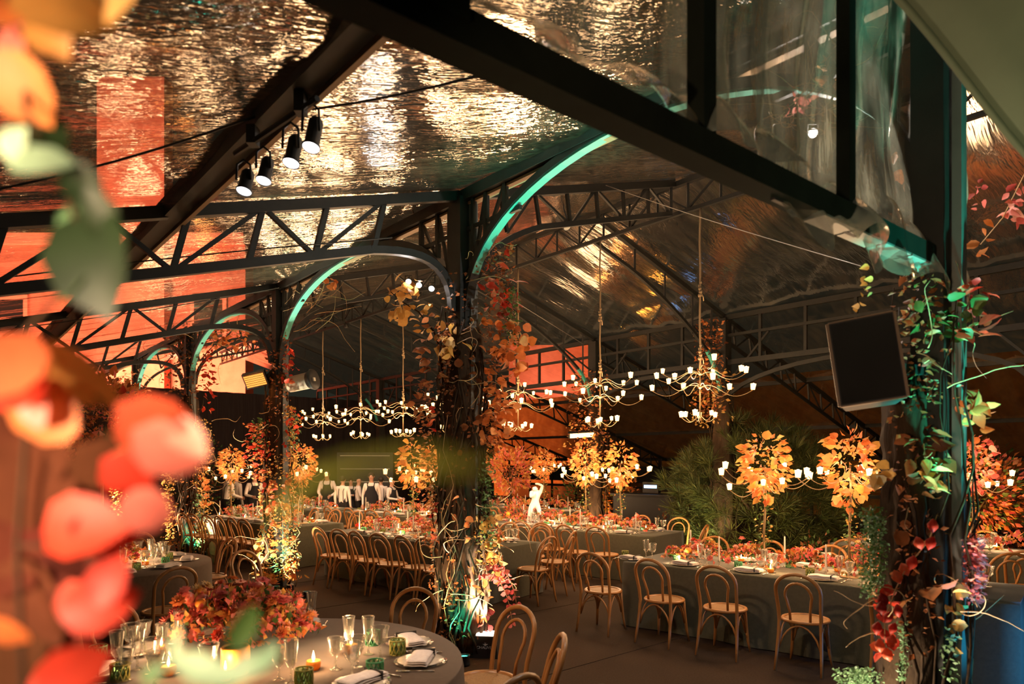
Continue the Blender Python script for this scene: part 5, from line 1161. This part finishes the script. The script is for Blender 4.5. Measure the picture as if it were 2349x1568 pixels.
# bushy grasses right of the pine and a dark hedge behind the waiters
def shrub(nm, p, rx, ry, rz_, n, size, pals, label, trunk=True, z0=.0, seed=0, tv=TV):
    rng = random.Random(seed); rs = np.random.RandomState(seed); r = thing(nm, label, 'shrub' if 'tree' not in nm else 'tree', (p[0], p[1], p[2] if len(p) > 2 else 0)); st = {}
    for k in range(n):
        q = Vector((rng.gauss(0, 1), rng.gauss(0, 1), rng.gauss(0, 1))).normalized() * rng.uniform(.3, 1) ** .5; lump = 1 + .15 * math.sin(q.x * 7 + q.z * 5)
        st.setdefault(pals[k % len(pals)], []).append((Vector((q.x * rx * lump, q.y * ry, z0 + rz_ + q.z * rz_ * lump)), q + Vector((0, 0, .2)), size * rng.uniform(.6, 1.2)))
    flush(r, st, rs, tv)
    if trunk:
        m = MB(); m.tube([(0, 0, 0), (.02, 0, (z0 + rz_) * .5), (0, 0, z0 + rz_ * 1.2)], [.045, .035, .015], 7)
        for k in range(6): a = k * 1.05; m.tube([(0, 0, z0 + rz_ * .3), (rx * .3 * math.cos(a), ry * .3 * math.sin(a), z0 + rz_ * .8), (rx * .7 * math.cos(a), ry * .7 * math.sin(a), z0 + rz_ * 1.3)], [.018, .012, .005], 5)
        ob('trunk', m.mesh('trunk', BARK), r)
    return r
shrub('small_tree', (-.05, 15.0), .50, .46, .47, 1500, .09, ['orange', 'coral', 'gold'], 'small round orange-leaved tree behind the statue', True, 1.28, 5)
shrub('leafy_shrub', (.15, 14.2), .42, .35, .36, 500, .08, ['coral', 'orange', 'gold'], 'pink-orange shrub around the foot of the small tree', True, .42, 6)
shrub('dark_hedge', (-9.3, 19.8), .9, .7, 1.35, 1200, .11, ['green', 'rust'], 'dark leafy shrub behind the folded-arms waiters', True, .1, 7)
shrub('dark_hedge', (1.9, 18.7), .8, .6, .7, 700, .11, ['green', 'rust'], 'dark shrub between the pine and the far column', True, .1, 8)
shrub('leafy_shrub', (3.0, 19.0), .5, .5, .75, 500, .12, ['orange', 'gold'], 'orange-lit shrub beside the far glazed wall', True, .2, 9)
lamp('POINT', 'shrub_light', (2.7, 18.4, .3), 30, (1, .42, .06), .1)
shrub('leafy_tree', (7.35, 10.95), .85, .7, .75, 1300, .11, ['orange', 'coral', 'rust', 'green'], 'orange leafy tree at the edge beyond the loudspeaker column', True, .75, 10)
shrub('leafy_shrub', (8.6, 12.6), .9, .7, .8, 900, .10, ['orange', 'gold', 'rust'], 'tall orange-lit planting at the picture edge behind the pine table', True, .1, 13)
uplight(Vector((6.75, 10.2, 0)), (7.3, 10.9, 1.6), 240, (1, .45, .10), 'orange floor uplight before the planting at the picture edge', 90)
shrub('feather_bush', (4.05, 6.35, .75), .22, .2, .26, 420, .07, ['coral', 'rust'], 'plum feathery bush beside the loudspeaker column on the table end', True, .03, 12)
uplight(Vector((3.3, 10.45, 0)), pc + Vector((-.3, -.9, 1.5)), 170, (1, .74, .34), 'warm floor uplight in front of the pine', 80)
uplight(Vector((3.1, 11.6, 0)), pc + Vector((-1.2, -.2, 1.3)), 120, (.9, .9, .45), 'dim floor uplight at the statue side of the pine', 80)
for i, (u, v, Y, s, pal) in enumerate([(1900, 1270, 9.0, .3, 'green'), (1560, 1190, 14.0, .55, 'green')]):
    q = at(u, v, Y); shrub('leafy_shrub', (q.x, q.y + .4), s, s, .45, 260, .07, [pal, 'rust'], ['low shrub behind the near flower runner', 'low dark shrub beside the pine foot'][i], True, .05, 20 + i)

# ------------------------------------------------------------------ people and statue
def skin_body(joints, edges, kinds, mats, smooth=1):
    me = bpy.data.meshes.new('body'); names = list(joints); me.from_pydata([joints[n][0] for n in names], [], []) if False else None
    idx = {n: i for i, n in enumerate(names)}; me.from_pydata([tuple(joints[n][0]) for n in names], [(idx[a], idx[b]) for a, b in edges], [])
    o = bpy.data.objects.new('body', me); COL.objects.link(o); md = o.modifiers.new('skin', 'SKIN'); md.use_smooth_shade = True
    if not me.skin_vertices:
        import bmesh
        bm = bmesh.new(); bm.from_mesh(me); bm.verts.layers.skin.verify(); bm.to_mesh(me); bm.free()
    for n in names:
        sv = me.skin_vertices[0].data[idx[n]]; r = joints[n][1]; sv.radius = (r, r) if not isinstance(r, tuple) else r; sv.use_root = (n == 'pelvis')
    sd = o.modifiers.new('sub', 'SUBSURF'); sd.levels = smooth; sd.render_levels = smooth
    bpy.context.view_layer.update(); dg = bpy.context.evaluated_depsgraph_get(); res = bpy.data.meshes.new_from_object(o.evaluated_get(dg)); bpy.data.objects.remove(o)
    res.materials.clear()
    for mm in mats: res.materials.append(mm)
    J = np.array([tuple(joints[n][0]) for n in names]); K = [kinds[n] for n in names]
    for pl in res.polygons:
        c = np.array(pl.center); pl.material_index = K[int(np.argmin(((J - c) ** 2).sum(1)))]; pl.use_smooth = True
    return res
def person(p, yaw, label, H=1.64, lean=0.0, arms='down', apron=False, hair='short', shirt=True, head_yaw=0.0):
    s = H / 1.72; J = {}; K = {}; E = []
    Rl = Matrix.Rotation(lean, 3, 'X')                  # lean forward (towards -Y, the way the body faces)
    def up(v): v = Vector(v); return Rl @ (v - Vector((0, 0, .95))) + Vector((0, 0, .95))
    def add(n, v, r, k, par=None): J[n] = (Vector(v) * s, r * s if not isinstance(r, tuple) else (r[0] * s, r[1] * s)); K[n] = k; (E.append((par, n)) if par else None)
    add('pelvis', (0, 0, .95), (.155, .115), 1); add('waist', up((0, 0, 1.08)), (.135, .10), 0, 'pelvis'); add('chest', up((0, 0, 1.30)), (.165, .115), 0, 'waist'); add('collar', up((0, .005, 1.44)), (.10, .08), 0, 'chest')
    add('neck', up((0, -.005, 1.51)), .052, 2, 'collar'); add('jaw', up((0, -.03, 1.57)), (.062, .07), 2, 'neck'); add('skull', up((0, -.012, 1.645)), (.078, .092), 2, 'jaw'); add('crown', up((0, -.005, 1.70)), .055, 2, 'skull')
    for sd, x in (('l', 1), ('r', -1)):
        sh = up((x * .175, .0, 1.405)); add('shoulder' + sd, sh, .068, 0, 'chest')
        if arms == 'down': el, wr, hd = up((x * .235, .03, 1.13)), up((x * .235, -.03, .90)), up((x * .23, -.05, .82))
        elif arms == 'fold': el, wr, hd = up((x * .25, -.06, 1.14)), up((x * -.02, -.24, 1.17)), up((x * -.10, -.25, 1.17))
        elif arms == 'serve': el, wr, hd = up((x * .25, -.04, 1.13)), up((x * .16, -.28, 1.10)), up((x * .12, -.36, 1.09))
        elif arms == 'hip': el, wr, hd = up((x * .34, .07, 1.15)), up((x * .20, -.02, 1.0)), up((x * .17, -.05, .97))
        else: el, wr, hd = up((x * .24, -.05, 1.13)), up((x * .10, -.25, 1.02)), up((x * .05, -.30, 1.0))
        add('elbow' + sd, el, .048, 0, 'shoulder' + sd); add('wrist' + sd, wr, .032, 0, 'elbow' + sd); add('palm' + sd, hd, (.040, .022), 2, 'wrist' + sd)
        d = (hd - wr).normalized(); sv = d.cross(Vector((0, 1, .2))).normalized()
        for f in range(4):
            a = hd + d * .05 + sv * (f - 1.5) * .022; b = a + d * (.045 + .012 * (1 - abs(f - 1.5) / 1.5)) + Vector((0, -.01, -.008)); add('knuckle%s%d' % (sd, f), a, .011, 2, 'palm' + sd); add('tip%s%d' % (sd, f), b, .008, 2, 'knuckle%s%d' % (sd, f))
        a = hd + sv * -.042 + d * .0; add('thumb' + sd, a, .012, 2, 'palm' + sd); add('thumbtip' + sd, a + d * .04 - sv * .012, .009, 2, 'thumb' + sd)
        add('hip' + sd, (x * .095, 0, .88), .098, 1, 'pelvis'); add('knee' + sd, (x * .105, -.015, .49), .068, 1, 'hip' + sd); add('ankle' + sd, (x * .11, .02, .09), .045, 1, 'knee' + sd); add('toe' + sd, (x * .12, -.13, .035), (.045, .032), 3, 'ankle' + sd)
    me = skin_body(J, E, K, [SHIRT if shirt else APRON, TROUS, SKIN, SHOE]); r = thing('person', label, 'person', p, yaw, 'waiters'); ob('body', me, r)
    hd = up((0, -.012, 1.655)) * s; Rh = (Rl.to_4x4() @ Matrix.Rotation(head_yaw, 4, 'Z'))
    if hair != 'bald':
        m = MB(); m.ball((0, .012, .018), .092 * s, 12, 8, (.98, 1.12, 1.0)); keep = [v for v in m.v]
        m.v = [(x, max(y, -.055 * s) if z < .055 * s else y, z if z > -.02 * s else -.02 * s - (.05 * s if y > .02 else 0) * .6) for x, y, z in m.v]; ob('hair', m.mesh('hair', HAIR), r, Matrix.Translation(hd) @ Rh)
    for x in (-.032, .032):
        m = MB(); m.ball((x * s, -.092 * s, -.005), .010 * s, 6, 4, (1.2, .5, .7)); ob('eye', m.mesh('eye', HAIR), r, Matrix.Translation(hd) @ Rh)
        m = MB(); m.ball((x * 2.55 * s, .0, -.015), .022 * s, 6, 5, (.4, .8, 1.3)); ob('ear', m.mesh('ear', SKIN), r, Matrix.Translation(hd) @ Rh)
    m = MB(); m.ball((0, -.102 * s, -.03), .014 * s, 6, 5, (.8, 1.1, 1.5)); ob('nose', m.mesh('nose', SKIN), r, Matrix.Translation(hd) @ Rh)
    m = MB(); m.box((0, -.094 * s, -.065), (.045 * s, .008, .008)); ob('mouth', m.mesh('mouth', LM['red'], False), r, Matrix.Translation(hd) @ Rh)
    if apron:
        vs = []; nr = 10
        for j in range(nr + 1):
            z = .45 + (1.38 - .45) * j / nr; hw = .20 if z < 1.10 else .20 - .10 * (z - 1.10) / .28; zz = z
            for i in range(7):
                f = i / 6 * 2 - 1; v = Vector((hw * f, -.140 - .02 * (1 - f * f) + .075 * abs(f) ** 2, zz)); v = up(v) if z > .95 else v; vs.append(tuple(v * s))
        m = MB(); m.add(vs, [(j * 7 + i, j * 7 + i + 1, j * 7 + 8 + i, j * 7 + 7 + i) for j in range(nr) for i in range(6)]); o = ob('apron', m.mesh('apron', APRON), r); md = o.modifiers.new('thick', 'SOLIDIFY'); md.thickness = .006
        for x in (-1, 1): m = MB(); m.tube([tuple(up((x * .085, -.135, 1.37)) * s), tuple(up((x * .10, -.09, 1.45)) * s), tuple(up((x * .06, .06, 1.48)) * s)], .014 * s, 6); ob('strap', m.mesh('strap', APRON), r)
    else:
        for x in (-1, 1):
            m = MB(); m.tube([tuple(up((x * .08, .118, 1.0)) * s), tuple(up((x * .07, .128, 1.3)) * s), tuple(up((x * .085, .03, 1.468)) * s), tuple(up((x * .085, -.125, 1.3)) * s), tuple(up((x * .085, -.122, 1.0)) * s)], .010 * s, 5); ob('braces', m.mesh('braces', APRON), r)
    return r
def who(u, v, Y, lab, yaw, **kw):
    q = at(u, v, Y); H = kw.pop('H', None) or q.z; person((q.x, q.y, 0), yaw, lab, H=H, **kw)
who(852, 1086, 17.9, 'waiter facing us in white shirt and long black apron', .05, apron=True, arms='down')
who(786, 1094, 17.9, 'waiter seen from behind in white shirt and braces', PI - .2, arms='down')
who(822, 1096, 18.9, 'balding waiter in profile behind the aproned waiter', 1.9, arms='serve', hair='bald')
who(805, 1098, 19.6, 'waiter with black apron between two colleagues', .15, apron=True, arms='fold')
who(752, 1106, 19.0, 'stooping waiter in apron over the rear table', .1, apron=True, arms='serve', lean=.22, H=1.66)
who(874, 1096, 19.0, 'waiter turned away behind the aproned waiter', PI + .3, arms='down')
who(898, 1098, 18.2, 'waiter with outstretched arms beside the candelabra tree', 1.1, apron=True, arms='serve')
who(519, 1104, 17.4, 'waiter in white shirt bending over the chairs', 2.4, arms='serve', lean=.15, H=1.66)
who(541, 1106, 18.2, 'waiter in cream shirt with back turned beside the bending one', PI - .5, arms='down', H=1.60)
who(584, 1103, 17.8, 'waiter in apron with lowered head beside the heater column', .6, apron=True, arms='serve', H=1.62)
# statue on the long table
def statue(p):
    J, K, E = {}, {}, []
    def add(n, v, r, par=None): J[n] = (Vector(v), r); K[n] = 0; (E.append((par, n)) if par else None)
    add('pelvis', (0, 0, .30), (.062, .050)); add('waist', (.012, -.005, .36), (.050, .042), 'pelvis'); add('chest', (.02, -.015, .44), (.066, .05), 'waist'); add('neck', (.008, -.045, .505), .024, 'chest'); add('face', (-.015, -.065, .53), .034, 'neck'); add('skull', (-.022, -.062, .562), .036, 'face')
    add('sr', (.085, -.01, .475), .028, 'chest'); add('er', (.105, -.03, .57), .022, 'sr'); add('wr', (.03, -.06, .60), .016, 'er'); add('hr', (-.01, -.07, .60), (.017, .012), 'wr')
    add('sl', (-.055, -.02, .47), .027, 'chest'); add('el', (-.075, -.07, .40), .021, 'sl'); add('wl', (-.03, -.11, .45), .015, 'el'); add('hl', (-.02, -.10, .49), (.016, .011), 'wl')
    add('hipr', (.045, -.01, .27), .042, 'pelvis'); add('kr', (.062, -.05, .145), .030, 'hipr'); add('ar', (.055, .01, .03), .019, 'kr'); add('tr', (.06, -.05, .014), (.017, .012), 'ar')
    add('hipl', (-.045, -.01, .27), .042, 'pelvis'); add('kl', (-.085, -.055, .145), .030, 'hipl'); add('al', (-.095, -.01, .03), .019, 'kl'); add('tl', (-.10, -.07, .014), (.017, .012), 'al')
    r = thing('marble_statue', 'white marble figure with an arm over its head on the long table', 'statue', p, .25); ob('figure', skin_body(J, E, K, [MARBLE]), r).scale = (1.06, 1.06, 1.06); r.scale = (1.3, 1.3, 1.2)
    m = MB(); m.lathe([(.001, -.0), (.16, -.0), (.16, .012), (.001, .012)], 18); m.ball((.10, .03, .10), .10, 12, 8, (.8, .8, 1.0)); m.ball((.0, .05, .12), .09, 12, 8, (.8, .6, 1.3)); ob('rock_base', m.mesh('rock_base', MARBLE), r)
q = ctr(R2, 2.78); statue((q.x, q.y, ZT))
lamp('SPOT', 'statue_beam', (q.x - .1, q.y - 1.2, 1.9), 26, (1, .9, .8), .03, (q.x, q.y, 1.05), 30, .6)

# ------------------------------------------------------------------ service counter with screen far behind, dark cabinet behind waiters
r = thing('service_bar', 'dark bar counter with a small blue screen beside the pine', 'bar', tuple(on(1478, 1200, 0) * 0 + Vector((3.35, 16.7, 0))), -.7)
m = MB(); m.box((0, 0, .55), (1.7, .55, 1.10)); ob('counter', m.mesh('counter', BLACK, False), r)
m = MB(); m.box((0, -.02, 1.12), (1.8, .65, .04)); ob('worktop', m.mesh('worktop', BLACK, False), r)
m = MB(); m.box((0.1, -.1, 1.30), (.42, .03, .26)); sc2 = ob('monitor', m.mesh('monitor', BLACK, False), r)
m = MB(); m.box((0.1, -.118, 1.32), (.34, .005, .07)); ob('display', m.mesh('display', emit('blue_screen', (.25, .5, 1), 4), False), sc2)
r = thing('rack_cabinet', 'tall dark rack cabinet standing behind the waiters', 'cabinet', (-4.55, 21.3, 0), .1)
m = MB(); m.box((0, 0, 1.1), (1.7, .6, 2.2)); ob('body', m.mesh('body', BLACK, False), r)
for z in (.5, .9, 1.3, 1.7, 2.1): m = MB(); m.box((0, -.31, z), (1.5, .02, .02)); ob('shelf_edge', m.mesh('shelf_edge', WHITEC, False), r)

# ------------------------------------------------------------------ out-of-focus garland close by
rr = random.Random(70)
fg = thing('hanging_garland', 'blurred red and green leaf garland hanging close to the lens', 'garland', tuple(at(60, 800, .55)))
def garland_stem(pts, r): m = MB(); m.tube([at(*q) - fg.location for q in pts], r, 6); ob('stem', m.mesh('stem', BARK), fg)
garland_stem([(-60, -80, .50), (60, 100, .52), (60, 250, .50), (150, 420, .5), (200, 600, .52), (60, 760, .55), (60, 1000, .55), (40, 1250, .55), (60, 1700, .5)], .0022)
garland_stem([(60, 1000, .55), (200, 960, .55), (330, 1010, .56), (420, 1050, .56)], .0015)
garland_stem([(40, 1250, .55), (180, 1250, .55), (260, 1330, .55), (190, 1420, .54), (150, 1600, .5)], .0015)
garland_stem([(150, 1600, .5), (330, 1560, .5), (500, 1530, .5), (620, 1500, .5)], .0013)
garland_stem([(60, 760, .55), (160, 850, .55), (240, 930, .55)], .0012)
def big_leaf(u, v, Y, ln, ang, wid, pal, tilt=.4, shape='round'):
    """leaf centred at a pixel, LN px long, ANG degrees in the picture, WID relative width"""
    s = ln / FPX * Y; a = math.radians(ang); d = Vector((math.cos(a), 0, math.sin(a))); d = (d + Vector((0, tilt * math.sin(u), 0))).normalized(); nz = Vector((.25 * math.sin(v), -1, tilt * .5)); x = d.cross(nz).normalized(); z = x.cross(d)
    M = Matrix((x * s * wid, d * s, z * s)).transposed().to_4x4(); M.translation = at(u, v, Y) - fg.location - d * s * .5; ob('leaf', LEAF[shape, pal], fg, M)
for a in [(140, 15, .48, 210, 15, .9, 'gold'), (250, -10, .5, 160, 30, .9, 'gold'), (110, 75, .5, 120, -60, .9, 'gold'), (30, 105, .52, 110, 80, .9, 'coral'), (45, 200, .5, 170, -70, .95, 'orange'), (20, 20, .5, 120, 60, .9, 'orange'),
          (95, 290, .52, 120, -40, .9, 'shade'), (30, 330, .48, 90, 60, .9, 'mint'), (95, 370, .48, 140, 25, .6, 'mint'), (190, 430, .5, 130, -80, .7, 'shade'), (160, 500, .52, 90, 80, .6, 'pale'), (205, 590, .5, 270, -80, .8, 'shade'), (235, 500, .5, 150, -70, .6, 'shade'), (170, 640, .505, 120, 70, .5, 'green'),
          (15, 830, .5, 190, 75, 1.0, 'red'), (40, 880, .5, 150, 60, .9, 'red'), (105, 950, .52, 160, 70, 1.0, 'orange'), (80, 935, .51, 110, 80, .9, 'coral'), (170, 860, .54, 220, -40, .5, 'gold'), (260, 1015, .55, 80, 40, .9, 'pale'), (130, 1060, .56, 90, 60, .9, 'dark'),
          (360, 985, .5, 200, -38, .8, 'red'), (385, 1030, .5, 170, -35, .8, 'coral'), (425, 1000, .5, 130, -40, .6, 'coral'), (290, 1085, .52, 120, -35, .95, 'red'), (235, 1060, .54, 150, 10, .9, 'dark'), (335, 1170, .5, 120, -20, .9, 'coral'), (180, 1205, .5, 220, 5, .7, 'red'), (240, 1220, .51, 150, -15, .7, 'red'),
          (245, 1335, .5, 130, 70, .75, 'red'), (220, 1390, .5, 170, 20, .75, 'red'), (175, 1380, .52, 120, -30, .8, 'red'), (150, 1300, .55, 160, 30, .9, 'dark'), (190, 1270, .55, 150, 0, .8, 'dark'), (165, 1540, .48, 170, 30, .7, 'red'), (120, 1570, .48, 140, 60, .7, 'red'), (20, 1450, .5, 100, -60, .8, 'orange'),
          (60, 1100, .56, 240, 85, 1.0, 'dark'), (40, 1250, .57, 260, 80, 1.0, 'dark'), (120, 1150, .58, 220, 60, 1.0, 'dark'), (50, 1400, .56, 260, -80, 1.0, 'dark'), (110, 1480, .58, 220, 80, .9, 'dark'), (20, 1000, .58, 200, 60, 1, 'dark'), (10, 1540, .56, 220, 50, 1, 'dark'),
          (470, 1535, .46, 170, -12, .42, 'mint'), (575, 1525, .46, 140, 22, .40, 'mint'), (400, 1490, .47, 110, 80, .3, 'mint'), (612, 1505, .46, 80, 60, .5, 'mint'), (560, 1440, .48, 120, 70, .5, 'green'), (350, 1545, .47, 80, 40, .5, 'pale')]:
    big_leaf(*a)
# very near trailing leaf blade
garland_stem([(620, 1150, .24), (720, 1080, .22), (900, 1050, .20), (1100, 1062, .20)], .0006)
big_leaf(800, 1070, .22, 260, 16, .6, 'lime', .1, 'long'); big_leaf(1000, 1058, .21, 300, -4, .55, 'lime', .1, 'long'); big_leaf(665, 1140, .24, 160, 55, .6, 'lime', .1, 'long')
lamp('SPOT', 'garland_fill', (-1.0, -.45, 1.75), 130, (1, .62, .36), .06, tuple(at(150, 560, .52)), 36, .6)  # light added out of view to brighten the upper garland leaves
lamp('SPOT', 'garland_fill', (-.75, -.35, 1.95), 60, (1, .74, .52), .05, tuple(at(440, 1220, .5)), 54, .7)  # second added light, for the lower garland and the near blade
lamp('SPOT', 'awning_fill', (2.75, 1.95, 1.6), 26, (.72, 1, .62), .15, tuple(at(2380, 330, 2.5)), 70, .9)  # unseen light added to brighten the awning's lower edge
